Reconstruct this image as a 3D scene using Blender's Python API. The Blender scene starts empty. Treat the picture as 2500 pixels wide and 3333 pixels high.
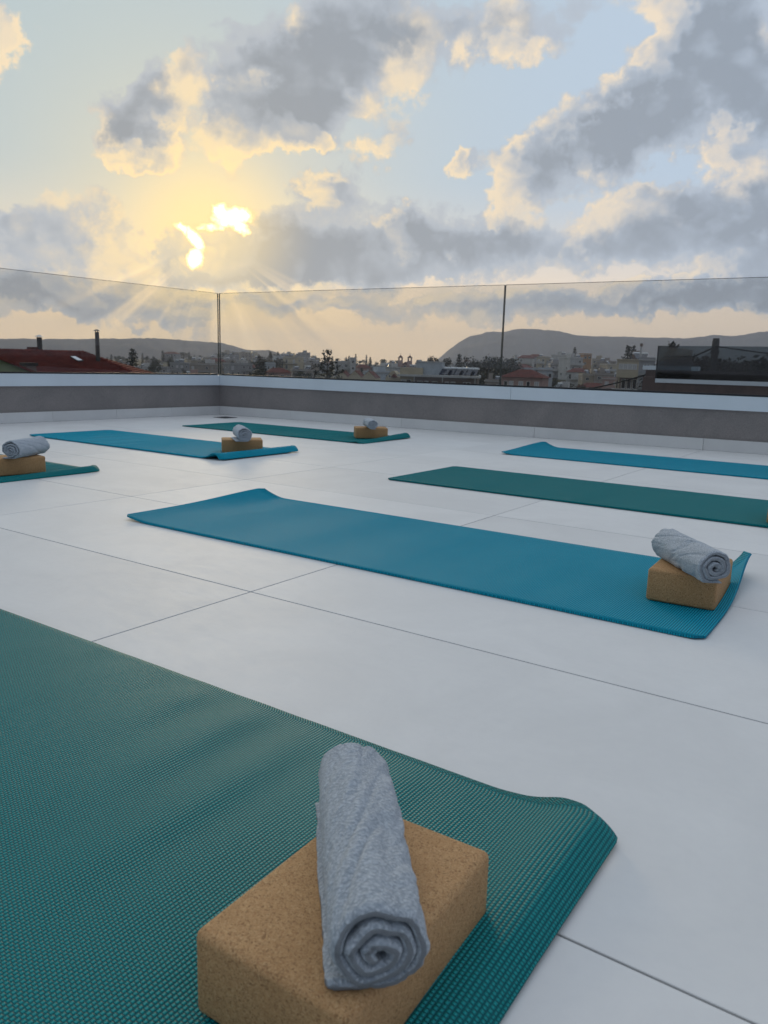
import bpy, bmesh, math, random
from math import radians, sin, cos, pi, sqrt, atan2, exp
from mathutils import Vector, Matrix, noise
import numpy as np

random.seed(7)
HAZE_DENSITY = 1.85e-4
SC = bpy.context.scene
COL = SC.collection

# ------------------------------------------------------------------ camera
CAM_POS = Vector((1.18349, -1.21122, 0.50655))
HEAD, PITCH, ROLL = radians(34.37242), radians(10.75091), radians(1.59079)
cam_data = bpy.data.cameras.new('camera')
cam = bpy.data.objects.new('camera', cam_data)
COL.objects.link(cam)
_f = Vector((0, cos(PITCH), -sin(PITCH)))
_u = Vector((0, sin(PITCH), cos(PITCH)))
_r = Vector((1, 0, 0))
_r, _u = cos(ROLL) * _r + sin(ROLL) * _u, -sin(ROLL) * _r + cos(ROLL) * _u
_Z = Matrix.Rotation(HEAD, 3, 'Z')
_f, _u, _r = _Z @ _f, _Z @ _u, _Z @ _r
cam.matrix_world = Matrix(((_r.x, _u.x, -_f.x, CAM_POS.x), (_r.y, _u.y, -_f.y, CAM_POS.y),
                           (_r.z, _u.z, -_f.z, CAM_POS.z), (0, 0, 0, 1)))
cam_data.sensor_fit = 'VERTICAL'
cam_data.sensor_height = 36.0
cam_data.sensor_width = 27.0
cam_data.lens = 27.226
cam_data.clip_start = 0.02
cam_data.clip_end = 20000
cam_data.dof.use_dof = True
cam_data.dof.focus_distance = 1.8
cam_data.dof.aperture_fstop = 14.0
SC.camera = cam

# ------------------------------------------------------------------ exposure
SC.view_settings.view_transform = 'Standard'
SC.view_settings.look = 'None'
SC.view_settings.gamma = 1.0
SC.view_settings.use_curve_mapping = False
SC.view_settings.exposure = 0.0

# ------------------------------------------------------------------ node helper
class NT:
    def __init__(self, tree):
        self.t = tree
    def node(self, kind, **kw):
        n = self.t.nodes.new(kind)
        for k, v in kw.items():
            setattr(n, k, v)
        return n
    def put(self, sock, v):
        if isinstance(v, bpy.types.NodeSocket):
            self.t.links.new(v, sock)
        elif v is not None:
            if sock.type == 'RGBA' and len(v) == 3:
                v = (*v, 1)
            sock.default_value = v
    def m(self, op, a, b=None, c=None, clamp=False):
        n = self.node('ShaderNodeMath', operation=op, use_clamp=clamp)
        for i, v in enumerate((a, b, c)):
            if v is not None:
                self.put(n.inputs[i], v)
        return n.outputs[0]
    def v(self, op, a, b=None, s=None):
        n = self.node('ShaderNodeVectorMath', operation=op)
        self.put(n.inputs[0], a)
        if b is not None:
            self.put(n.inputs[1], b)
        if s is not None:
            self.put(n.inputs['Scale'], s)
        return n.outputs['Value'] if op in ('DOT_PRODUCT', 'LENGTH', 'DISTANCE') else n.outputs[0]
    def mix(self, f, a, b, mode='MIX'):
        n = self.node('ShaderNodeMix', data_type='RGBA', blend_type=mode)
        self.put(n.inputs[0], f); self.put(n.inputs[6], a); self.put(n.inputs[7], b)
        return n.outputs[2]
    def step(self, x, lo, hi, a=0.0, b=1.0, kind='SMOOTHSTEP'):
        n = self.node('ShaderNodeMapRange', interpolation_type=kind)
        for i, v in enumerate((x, lo, hi, a, b)):
            self.put(n.inputs[i], v)
        return n.outputs[0]
    def noise(self, vec, scale, detail=4, rough=.5, dist=0.0, dims='3D', col=False):
        n = self.node('ShaderNodeTexNoise', noise_dimensions=dims)
        if vec is not None:
            self.put(n.inputs['W' if dims == '1D' else 'Vector'], vec)
        self.put(n.inputs['Scale'], scale); self.put(n.inputs['Detail'], detail)
        self.put(n.inputs['Roughness'], rough); self.put(n.inputs['Distortion'], dist)
        return n.outputs['Color' if col else 0]
    def voro(self, vec, scale, feature='F1', out=0):
        n = self.node('ShaderNodeTexVoronoi', feature=feature)
        self.put(n.inputs['Vector'], vec); self.put(n.inputs['Scale'], scale)
        return n.outputs[out]
    def sep(self, v):
        n = self.node('ShaderNodeSeparateXYZ'); self.put(n.inputs[0], v)
        return n.outputs
    def comb(self, x, y, z):
        n = self.node('ShaderNodeCombineXYZ')
        for i, v in enumerate((x, y, z)):
            self.put(n.inputs[i], v)
        return n.outputs[0]

# ------------------------------------------------------------------ sky
# bearings in degrees: (azimuth from the terrace's long view, elevation, half width, half height, tilt, density)
CLOUDS = [(-7.53, 16.98, 4.69, 3.2, 3.4, 1.0),
    (-4.29, 19.88, 5.93, 3.05, 2.6, 0.9),
    (-6.74, 15.13, 3.47, 1.52, 3.0, 0.8),
    (-1.83, 21.47, 4.67, 2.71, 1.8, 0.85),
    (-10.46, 18.73, 3.06, 1.92, 4.4, 0.75),
    (-4.87, 16.86, 3.78, 2.42, 2.6, 0.6),
    (-0.17, 18.48, 2.52, 2.88, 1.3, 0.45),
    (-11.69, 16.55, 2.14, 1.86, 4.5, 0.4),
    (-16.95, 14.62, 2.57, 2.45, 31.6, 0.95),
    (-15.28, 16.75, 1.93, 1.82, 5.6, 0.75),
    (-17.59, 13.08, 1.62, 1.37, 5.4, 0.7),
    (-13.62, 18.45, 1.05, 1.53, 5.4, 0.5),
    (-18.53, 14.98, 1.45, 1.58, 6.2, 0.5),
    (-12.03, 14.38, 2.15, 1.93, 4.3, 0.45),
    (-10.49, 13.94, 1.56, 1.67, 3.8, 0.35),
    (4.38, 21.56, 4.32, 1.97, -0.4, 0.6),
    (7.8, 20.9, 4.44, 1.81, 10.9, 0.75),
    (2.28, 20.06, 2.5, 2.29, 0.4, 0.45),
    (12.49, 14.94, 5.47, 2.89, 18.7, 1.0),
    (8.6, 13.36, 2.66, 2.13, -0.6, 0.85),
    (17.63, 16.81, 5.43, 3.15, 27.7, 1.0),
    (21.78, 19.18, 4.58, 4.6, -5.8, 1.0),
    (19.19, 20.61, 3.05, 2.63, -5.3, 0.8),
    (15.2, 14.84, 5.18, 1.96, 8.6, 0.7),
    (22.93, 16.16, 2.94, 2.54, -5.1, 0.8),
    (8.1, 11.06, 1.9, 1.47, -0.1, 0.45),
    (18.56, 10.02, 6.32, 2.17, 3.1, 0.95),
    (12.99, 8.38, 6.8, 1.8, -0.4, 0.85),
    (23.14, 9.3, 3.55, 2.81, -2.3, 0.9),
    (7.57, 9.28, 2.88, 1.51, 0.2, 0.8),
    (19.58, 11.39, 3.06, 1.43, 7.4, 0.6),
    (15.18, 11.54, 3.59, 1.14, -1.6, 0.4),
    (22.27, 7.07, 5.58, 2.03, -1.3, 0.5),
    (-3.11, 7.7, 9.16, 2.32, 1.9, 1.0),
    (-8.31, 8.1, 4.82, 2.13, 2.6, 1.0),
    (2.07, 9.22, 3.9, 1.97, 1.1, 0.9),
    (-3.99, 11.28, 2.84, 1.53, 2.2, 1.05),
    (-10.52, 9.64, 2.21, 1.04, 3.2, 0.75),
    (-11.18, 6.29, 4.14, 1.54, 2.7, 0.9),
    (-5.05, 5.93, 8.52, 1.1, 2.0, 0.7),
    (5.08, 7.43, 4.22, 1.86, 0.8, 0.7),
    (0.42, 10.08, 2.28, 1.8, 1.3, 0.55),
    (-21.61, 9.11, 3.41, 1.98, 5.1, 0.55),
    (-24.19, 7.21, 3.03, 1.98, 4.8, 0.55),
    (-19.54, 7.28, 2.93, 1.9, 4.1, 0.5),
    (-25.19, 8.5, 1.62, 1.38, 5.5, 0.5),
    (-14.77, 6.71, 1.92, 1.87, 3.3, 0.95),
    (-16.48, 5.4, 2.75, 1.52, 3.1, 0.6),
    (-22.63, 5.32, 5.1, 1.46, 3.8, 0.5),
    (-18.34, 3.64, 7.78, 1.29, -1.3, 0.95),
    (-23.54, 3.81, 4.22, 1.33, 3.3, 0.8),
    (-13.76, 2.76, 2.21, 1.58, 2.2, 0.5),
    (-6.67, 4.13, 5.58, 0.83, 2.0, 0.45),
    (1.92, 4.39, 8.93, 0.96, 3.3, 0.55),
    (7.2, 4.18, 5.54, 0.96, 1.0, 0.45),
    (15.43, 4.75, 10.06, 1.3, 3.3, 0.85),
    (20.18, 5.05, 6.3, 1.27, 6.0, 0.8),
    (24.11, 5.31, 3.55, 1.31, -0.7, 0.6),
    (3.62, 3.31, 6.62, 0.71, 1.3, 0.35),
    (4.32, 13.36, 1.44, 1.09, 0.4, 0.8),
    (-0.84, 14.4, 2.3, 1.33, 33.1, 0.6),
    (-24.84, 18.57, 1.44, 2.25, 9.3, 0.75),
    (24.02, 12.36, 1.2, 1.87, -3.8, 0.6),
    (21.87, 13.55, 2.06, 0.93, -3.8, 0.55),
    (-4.19, 14.0, 1.28, 0.71, 2.3, 0.3),
    (-1.33, 25.46, 7.96, 2.47, 1.6, 0.8),
    (18.71, 24.9, 7.54, 3.4, 10.4, 0.9),
    (28.85, 15.08, 6.31, 5.92, -6.4, 0.9),
    (28.62, 7.16, 5.51, 3.3, -2.2, 0.8),
    (-31.17, 9.16, 4.82, 4.16, 7.1, 0.6),
    (-29.9, 3.42, 6.05, 1.96, 3.7, 0.8),
    (-29.05, 18.17, 3.92, 3.44, 10.7, 0.5)]
GLINTS = [(-11.15, 9.66, 1.52, 0.7, 10.7, 1.0),
    (-11.84, 10.0, 0.75, 0.59, 3.5, 0.8),
    (-10.69, 9.04, 0.85, 0.47, -26.2, 0.9),
    (-13.53, 6.9, 0.58, 0.75, -16.7, 1.2),
    (-13.66, 8.12, 1.17, 0.41, -45.8, 1.0),
    (-14.42, 8.66, 0.71, 0.34, -26.4, 0.8),
    (-12.57, 8.87, 1.25, 0.36, 3.4, 0.55)]
LIT = [(0.63, 17.97, 2.37, 2.52, 1.0, 1),
    (1.31, 20.8, 2.81, 2.0, 0.7, 0.9),
    (-1.71, 16.85, 1.59, 1.62, 1.7, 0.6),
    (-12.33, 14.63, 2.3, 1.92, 4.4, 1),
    (-10.49, 13.66, 1.87, 1.4, 3.8, 0.9),
    (-14.08, 17.64, 1.8, 2.19, 5.4, 1),
    (-18.96, 14.8, 1.15, 1.59, 6.2, 0.8),
    (-18.6, 12.98, 1.46, 1.09, 5.6, 0.8),
    (-1.0, 14.26, 2.02, 1.32, 28.4, 1),
    (-24.84, 18.57, 1.44, 2.25, 9.3, 1),
    (24.05, 12.1, 1.2, 1.88, -3.7, 1),
    (21.76, 13.3, 2.2, 0.86, -3.7, 0.8),
    (8.45, 10.62, 1.74, 1.33, -0.1, 1),
    (14.05, 10.57, 5.17, 1.31, -1.1, 0.9),
    (17.22, 11.89, 2.05, 0.84, -2.1, 0.7),
    (-19.13, 6.44, 2.66, 2.07, 3.8, 1),
    (-17.39, 5.35, 2.72, 1.51, 3.2, 1),
    (-22.39, 10.15, 3.08, 1.11, 5.6, 0.8),
    (-25.22, 3.27, 2.19, 0.94, 3.2, 0.8),
    (3.56, 4.75, 7.25, 1.15, 1.2, 0.8),
    (5.27, 3.35, 9.88, 0.97, 1.2, 0.6),
    (-4.8, 12.12, 2.25, 0.52, 2.4, 0.9),
    (-5.11, 10.79, 1.29, 0.53, 2.3, 0.7),
    (6.81, 22.01, 2.14, 1.46, -1.2, 0.8),
    (-6.78, 21.48, 1.54, 1.1, 3.5, 0.7),
    (6.74, 12.8, 1.11, 1.73, -0.1, 0.9),
    (16.95, 20.8, 1.14, 2.05, 58.1, 0.8),
    (-9.58, 9.99, 1.59, 0.74, 3.1, 0.9),
    (-14.36, 4.29, 4.06, 0.93, 2.6, 1),
    (-6.68, 5.3, 4.25, 0.69, 2.1, 1),
    (-9.28, 2.93, 6.51, 1.28, 2.0, 0.8),
    (22.97, 20.22, 1.85, 0.94, -6.6, 0.5)]

SUN_AZ, SUN_EL = -13.2, 7.6
world = bpy.data.worlds.new('World')
SC.world = world
world.use_nodes = True
world.node_tree.nodes.clear()
W = NT(world.node_tree)

grp = bpy.data.node_groups.new('cloud_density', 'ShaderNodeTree')
grp.interface.new_socket('Dir', in_out='INPUT', socket_type='NodeSocketVector')
grp.interface.new_socket('Density', in_out='OUTPUT', socket_type='NodeSocketFloat')
grp.interface.new_socket('Glint', in_out='OUTPUT', socket_type='NodeSocketFloat')
grp.interface.new_socket('Body', in_out='OUTPUT', socket_type='NodeSocketFloat')
grp.interface.new_socket('Mass', in_out='OUTPUT', socket_type='NodeSocketFloat')
grp.interface.new_socket('Lit', in_out='OUTPUT', socket_type='NodeSocketFloat')
G = NT(grp)
gi = G.node('NodeGroupInput'); go = G.node('NodeGroupOutput')
d = gi.outputs[0]
warp = G.v('SUBTRACT', G.noise(d, 15, 3, .55, col=True), (.5, .5, .5))
warp2 = G.v('SUBTRACT', G.noise(d, 75, 4, .6, col=True), (.5, .5, .5))
dx, dy, dz = G.sep(d)
D2R = 180 / pi
az = G.m('MULTIPLY', G.m('ARCTAN2', dx, dy), D2R)
el = G.m('MULTIPLY', G.m('ARCSINE', dz), D2R)
wx, wy, wz = G.sep(G.v('ADD', G.v('MULTIPLY', warp, (5.5, 5.5, 3.6)), G.v('MULTIPLY', warp2, (1.7, 1.7, 1.5))))
p = G.comb(G.m('ADD', az, wx), G.m('ADD', el, wz), 0.0)
def ball(G, p, b):
    n = G.node('ShaderNodeMapping', vector_type='TEXTURE')
    G.put(n.inputs['Vector'], p)
    n.inputs['Location'].default_value = (b[0], b[1], 0)
    n.inputs['Rotation'].default_value = (0, 0, radians(b[4]))
    n.inputs['Scale'].default_value = (b[2] * 1.25, b[3] * 1.25, 1)
    g = G.node('ShaderNodeTexGradient', gradient_type='SPHERICAL')
    G.put(g.inputs[0], n.outputs[0])
    return g.outputs[1]
acc = 0.0
for b in CLOUDS:
    acc = G.m('MULTIPLY_ADD', ball(G, p, b), b[5] * 1.55, acc)
# the same broken cloud goes on all round the sky
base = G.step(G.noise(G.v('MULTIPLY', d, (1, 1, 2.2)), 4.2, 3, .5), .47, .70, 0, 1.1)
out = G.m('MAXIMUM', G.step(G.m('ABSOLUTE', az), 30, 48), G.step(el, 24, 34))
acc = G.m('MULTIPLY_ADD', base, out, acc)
acc = G.m('MINIMUM', acc, 2.0)
fb = G.noise(G.v('MULTIPLY', d, (1, 1, 1.35)), 24, 8, .60)
edge = G.m('MULTIPLY_ADD', G.m('SUBTRACT', fb, .5), 1.8, acc)
edge = G.m('MULTIPLY', edge, G.step(acc, 0.0, .22))
G.put(go.inputs[0], edge)
soft = G.m('MULTIPLY_ADD', G.m('SUBTRACT', G.noise(G.v('MULTIPLY', d, (1, 1, 1.35)), 24, 2.5, .5), .5), 1.5, acc)
G.put(go.inputs[2], soft)
G.put(go.inputs[3], acc)
la = 0.0
for b in LIT:
    la = G.m('MAXIMUM', G.m('MULTIPLY', ball(G, p, b), b[5]), la)
G.put(go.inputs[4], G.m('MULTIPLY_ADD', G.m('SUBTRACT', fb, .5), .9, la))
p2 = G.comb(G.m('MULTIPLY_ADD', wx, .22, az), G.m('MULTIPLY_ADD', wz, .22, el), 0.0)
ga = 0.0
for b in GLINTS:
    ga = G.m('MAXIMUM', G.m('MULTIPLY', ball(G, p2, b), b[5]), ga)
ga = G.m('MULTIPLY', G.m('MULTIPLY_ADD', G.m('SUBTRACT', G.noise(d, 130, 5, .6), .5), .9, ga), G.step(ga, 0.0, .12))
G.put(go.inputs[1], ga)

tc = W.node('ShaderNodeTexCoord')
vr = W.node('ShaderNodeVectorRotate', rotation_type='Z_AXIS')
W.put(vr.inputs['Vector'], tc.outputs['Generated']); vr.inputs['Angle'].default_value = -HEAD
d = W.v('NORMALIZE', vr.outputs[0])
SUN_D = Vector((sin(radians(SUN_AZ)) * cos(radians(SUN_EL)), cos(radians(SUN_AZ)) * cos(radians(SUN_EL)), sin(radians(SUN_EL))))
dx, dy, dz = W.sep(d)
az = W.m('MULTIPLY', W.m('ARCTAN2', dx, dy), D2R)
el = W.m('MULTIPLY', W.m('ARCSINE', dz), D2R)
ang = W.m('MULTIPLY', W.m('ARCCOSINE', W.m('MINIMUM', W.v('DOT_PRODUCT', d, tuple(SUN_D)), .99999)), D2R)
glow = W.m('POWER', 2.718, W.m('DIVIDE', ang, -5.5))
glow2 = W.m('POWER', 2.718, W.m('DIVIDE', ang, -26.0))
# clear air: cool blue above, pale cream towards the sun and the horizon
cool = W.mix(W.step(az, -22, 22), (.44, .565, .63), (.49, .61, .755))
cool = W.mix(W.step(el, 22, 70), cool, (.78, .85, .95))  # overhead sky, out of view, brightened to lift the floor
facing = W.step(ang, 75, 140)  # unseen sky opposite the sun, darkened below to dim faces turned that way
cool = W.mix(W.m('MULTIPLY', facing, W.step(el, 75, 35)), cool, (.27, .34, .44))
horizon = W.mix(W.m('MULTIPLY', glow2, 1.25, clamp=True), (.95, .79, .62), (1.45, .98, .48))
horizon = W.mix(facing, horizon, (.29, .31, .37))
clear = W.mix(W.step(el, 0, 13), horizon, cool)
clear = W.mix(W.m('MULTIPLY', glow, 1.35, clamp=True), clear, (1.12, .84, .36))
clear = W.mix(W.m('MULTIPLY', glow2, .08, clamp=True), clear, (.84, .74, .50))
nish = W.node('ShaderNodeTexSky', sky_type='NISHITA', sun_disc=False)
nish.sun_elevation = radians(SUN_EL)
nish.sun_rotation = radians(SUN_AZ) - HEAD
nish.altitude = 30; nish.dust_density = 2.0
clear = W.mix(1.0, clear, W.v('SCALE', nish.outputs[0], s=.002), 'ADD')
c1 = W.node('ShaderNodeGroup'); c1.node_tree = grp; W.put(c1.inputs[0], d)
toward = W.v('NORMALIZE', W.v('SUBTRACT', tuple(SUN_D), d))
dl = W.v('NORMALIZE', W.v('MULTIPLY_ADD', toward, None) if False else W.v('ADD', d, W.v('SCALE', toward, s=.024)))
c2 = W.node('ShaderNodeGroup'); c2.node_tree = grp; W.put(c2.inputs[0], dl)
D1, S1, S2 = c1.outputs[0], c1.outputs[2], c2.outputs[2]
sunny = W.step(W.m('SUBTRACT', c1.outputs[3], c2.outputs[3]), -.05, .50)
away = W.m('SUBTRACT', 1.0, sunny)
alpha = W.m('MULTIPLY_ADD', W.m('SUBTRACT', W.step(D1, .12, .95), W.step(D1, .24, .58)), W.m('MULTIPLY', away, .5), W.step(D1, .24, .58))
thick = W.step(S1, .36, 1.75, kind='LINEAR')
rim = W.step(W.m('SUBTRACT', S1, S2), -.15, .65)
fray = W.step(D1, .30, .95)
thick = W.m('MULTIPLY', thick, fray)
lit_c = W.mix(W.m('MULTIPLY', glow2, 1.2, clamp=True), (.84, .75, .66), (1.0, .79, .48))
lit_c = W.mix(W.m('MULTIPLY', glow, 1.3, clamp=True), lit_c, (1.35, .98, .42))
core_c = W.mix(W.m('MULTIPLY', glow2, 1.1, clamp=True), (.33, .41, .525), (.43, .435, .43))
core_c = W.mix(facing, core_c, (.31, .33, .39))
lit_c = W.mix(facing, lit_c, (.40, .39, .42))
shade = W.m('MULTIPLY', thick, W.m('SUBTRACT', 1.0, W.m('MULTIPLY', rim, .55)), clamp=True)
emb = W.m('SUBTRACT', W.noise(W.v('MULTIPLY', d, (1, 1, 1.3)), 17, 4, .5), W.noise(W.v('MULTIPLY', W.v('ADD', d, W.v('SCALE', toward, s=.016)), (1, 1, 1.3)), 17, 4, .5))
puff = W.noise(W.v('MULTIPLY', d, (1, 1, 1.4)), 8, 6, .50)
shade = W.m('MULTIPLY_ADD', W.m('SUBTRACT', puff, .47), .75, W.m('MULTIPLY', shade, 1.38))
shade = W.m('MULTIPLY_ADD', emb, -.9, shade)
shade = W.m('MULTIPLY', shade, W.m('MULTIPLY_ADD', W.m('SUBTRACT', 1.0, fray), W.m('MULTIPLY', away, .9), fray))
lit = W.m('MULTIPLY', W.step(shade, .85, .0), W.m('MULTIPLY_ADD', sunny, .95, .05))
lit = W.m('MAXIMUM', lit, W.m('MULTIPLY', W.m('MULTIPLY', W.step(c1.outputs[4], .05, .75), .86), W.step(W.m('MULTIPLY_ADD', emb, -1.6, shade), 1.45, .20)))
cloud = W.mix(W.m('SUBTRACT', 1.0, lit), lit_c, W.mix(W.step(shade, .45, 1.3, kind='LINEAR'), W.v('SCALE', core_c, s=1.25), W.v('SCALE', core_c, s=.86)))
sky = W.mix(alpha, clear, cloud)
# gaps in the cloud where the low sun burns through
glint = W.step(c1.outputs[1], .12, .85, kind='SMOOTHSTEP')
halo = W.step(c1.outputs[1], .0, .30)
sky = W.mix(W.step(W.v('DISTANCE', W.comb(az, el, 0.0), (-12.4, 8.6, 0)), 7.5, .0, 0, .62), sky, (1.35, 1.0, .42))
sky = W.mix(W.m('MULTIPLY', halo, .85), sky, (1.15, .84, .32))
sky = W.mix(glint, sky, (4.2, 3.4, 1.9))
# shafts of light fanning out below the sun
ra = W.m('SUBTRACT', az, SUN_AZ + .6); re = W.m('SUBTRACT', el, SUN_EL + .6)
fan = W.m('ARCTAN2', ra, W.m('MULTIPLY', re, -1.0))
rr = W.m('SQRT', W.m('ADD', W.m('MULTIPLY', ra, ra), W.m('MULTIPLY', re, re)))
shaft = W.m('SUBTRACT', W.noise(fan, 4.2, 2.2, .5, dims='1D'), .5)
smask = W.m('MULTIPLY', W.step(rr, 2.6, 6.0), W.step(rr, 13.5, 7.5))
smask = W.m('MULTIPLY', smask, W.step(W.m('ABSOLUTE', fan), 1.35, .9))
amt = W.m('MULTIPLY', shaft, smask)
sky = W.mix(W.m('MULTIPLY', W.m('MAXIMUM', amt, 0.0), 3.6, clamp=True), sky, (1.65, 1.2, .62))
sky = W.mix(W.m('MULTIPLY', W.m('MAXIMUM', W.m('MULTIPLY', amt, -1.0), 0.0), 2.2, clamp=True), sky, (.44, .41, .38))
below = W.step(el, -1.0, .2)
sky = W.mix(below, (.22, .20, .18), sky)
bg = W.node('ShaderNodeBackground')
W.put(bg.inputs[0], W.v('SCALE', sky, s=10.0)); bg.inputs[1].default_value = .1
wo = W.node('ShaderNodeOutputWorld')
W.put(wo.inputs[0], bg.outputs[0])
world.cycles.sampling_method = 'MANUAL'
world.cycles.sample_map_resolution = 512

sun_data = bpy.data.lights.new('sun', 'SUN')
sun_data.energy = 1.5
sun_data.angle = radians(16)
sun_data.color = (1.0, .80, .52)
sun = bpy.data.objects.new('sun', sun_data)
COL.objects.link(sun)
_sd = Matrix.Rotation(HEAD, 3, 'Z') @ SUN_D
sun.rotation_euler = _sd.to_track_quat('Z', 'Y').to_euler()
sun.location = (-8, 14, 12)
SC.cycles.use_denoising = True
SC.cycles.volume_bounces = 2
SC.cycles.max_bounces = 8
SC.cycles.transparent_max_bounces = 16
SC.cycles.sample_clamp_indirect = 6

# ------------------------------------------------------------------ materials
MATS = {}
def material(name, color, rough=.6, spec=.5, var=.0, scale=6.0, color2=None, bump=0.0, bscale=60.0, metal=0.0, coords='Object', detail=5, rand=0.0):
    """Plain procedural surface: base colour broken up by noise, optional fine bump, per-object variation."""
    if name in MATS:
        return MATS[name]
    m = bpy.data.materials.new(name); m.use_nodes = True
    n = NT(m.node_tree); b = m.node_tree.nodes['Principled BSDF']
    tc = n.node('ShaderNodeTexCoord').outputs[coords]
    c2 = color2 if color2 else tuple(x * (1 - var) for x in color)
    f = n.step(n.noise(tc, scale, detail, .6), .3, .7)
    c = n.mix(f, color, c2)
    if rand:
        oi = n.node('ShaderNodeObjectInfo').outputs['Random']
        c = n.v('SCALE', c, s=n.m('MULTIPLY_ADD', oi, rand, 1 - rand / 2))
    n.put(b.inputs['Base Color'], c)
    b.inputs['Roughness'].default_value = rough
    b.inputs['Specular IOR Level'].default_value = spec
    b.inputs['Metallic'].default_value = metal
    if bump:
        bn = n.node('ShaderNodeBump'); bn.inputs['Strength'].default_value = .6; bn.inputs['Distance'].default_value = bump
        n.put(bn.inputs['Height'], n.noise(tc, bscale, 4, .6)); n.put(b.inputs['Normal'], bn.outputs[0])
    MATS[name] = m
    return m

def mat_tile():
    m = bpy.data.materials.new('porcelain_tile'); m.use_nodes = True
    n = NT(m.node_tree); b = m.node_tree.nodes['Principled BSDF']
    oc = n.node('ShaderNodeTexCoord').outputs['Object']
    oi = n.node('ShaderNodeObjectInfo').outputs['Random']
    p = n.v('ADD', oc, n.comb(n.m('MULTIPLY', oi, 37.0), n.m('MULTIPLY', oi, 91.0), 0.0))
    cloudy = n.noise(p, 3.2, 6, .62, .6)
    fine = n.noise(p, 55, 5, .65)
    veil = n.noise(n.v('MULTIPLY', p, (1, 2.6, 1)), 11, 6, .7, 1.2)
    c = n.mix(n.step(cloudy, .28, .72), (.596, .592, .586), (.652, .648, .640))
    c = n.mix(n.m('MULTIPLY', n.step(veil, .52, .80), .22), c, (.585, .58, .575))
    c = n.mix(n.m('MULTIPLY', n.step(fine, .35, .75), .16), c, (.54, .54, .56))
    speck = n.step(n.voro(p, 26), .035, .02)
    pick = n.step(n.voro(p, 26, out=1), .80, .84)
    c = n.mix(n.m('MULTIPLY', n.m('MULTIPLY', speck, pick), .5), c, (.36, .35, .34))
    c = n.v('SCALE', c, s=n.m('MULTIPLY_ADD', oi, .06, .965))
    n.put(b.inputs['Base Color'], c)
    n.put(b.inputs['Roughness'], n.step(veil, .3, .75, .60, .66))
    b.inputs['Specular IOR Level'].default_value = .36
    bn = n.node('ShaderNodeBump'); bn.inputs['Strength'].default_value = .16; bn.inputs['Distance'].default_value = .0010
    n.put(bn.inputs['Height'], n.m('ADD', n.noise(p, 38, 6, .7), n.m('MULTIPLY', veil, 1.2)))
    n.put(b.inputs['Normal'], bn.outputs[0])
    return m

def mat_foam(name, c_hi, c_lo, dash):
    """Ribbed foam mat: UV is in metres along the mat; 'dash' is the length of the little bars the ribs break into."""
    m = bpy.data.materials.new(name); m.use_nodes = True
    n = NT(m.node_tree); b = m.node_tree.nodes['Principled BSDF']
    uv = n.node('ShaderNodeUVMap'); uv.uv_map = 'mat_uv'
    u, v, _ = n.sep(uv.outputs[0])
    pitch = RIB[name]
    row = n.m('DIVIDE', u, pitch)
    odd = n.m('MULTIPLY', n.m('FLOOR', n.m('FRACT', n.m('MULTIPLY', row, .5)) if False else row), .5)
    col = n.m('ADD', n.m('ADD', n.m('DIVIDE', v, dash), n.m('FRACT', odd)), n.m('MULTIPLY', n.noise(n.comb(n.m('MULTIPLY', n.m('FLOOR', row), .73), n.m('MULTIPLY', v, 60), 0.0), 1.0, 3, .6), .9))
    cut = n.m('MULTIPLY', n.m('ABSOLUTE', n.m('SUBTRACT', n.m('FRACT', col), .5)), 2.0)
    bar = n.step(cut, 1.0, .55)
    ridge = n.m('SINE', n.m('MULTIPLY', n.m('FRACT', row), pi))
    relief = n.m('MULTIPLY', ridge, n.m('MULTIPLY_ADD', bar, .92, .08) if name == 'green_foam' else n.m('MULTIPLY_ADD', bar, .5, .5))
    worn = n.noise(n.comb(u, v, 0.0), 5, 4, .6)
    fine = n.noise(n.comb(u, v, 0.0), 900, 2, .5)
    c = n.mix(n.step(relief, .05, .85), c_lo, c_hi)  # shade of the grooves and gaps put into the colour
    c = n.mix(n.m('MULTIPLY', n.step(worn, .35, .7), .22), c, tuple(x * .80 + .02 for x in c_hi))
    c = n.mix(n.m('MULTIPLY', fine, .12), c, tuple(x * .6 for x in c_hi))
    n.put(b.inputs['Base Color'], c)
    b.inputs['Roughness'].default_value = .52 if name == 'green_foam' else .60
    b.inputs['Specular IOR Level'].default_value = .12 if name == 'green_foam' else .08
    bn = n.node('ShaderNodeBump'); bn.inputs['Strength'].default_value = 1.0; bn.inputs['Distance'].default_value = .0017 if name == 'green_foam' else .0011
    n.put(bn.inputs['Height'], n.m('MULTIPLY_ADD', fine, .12, relief)); n.put(b.inputs['Normal'], bn.outputs[0])
    return m

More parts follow.
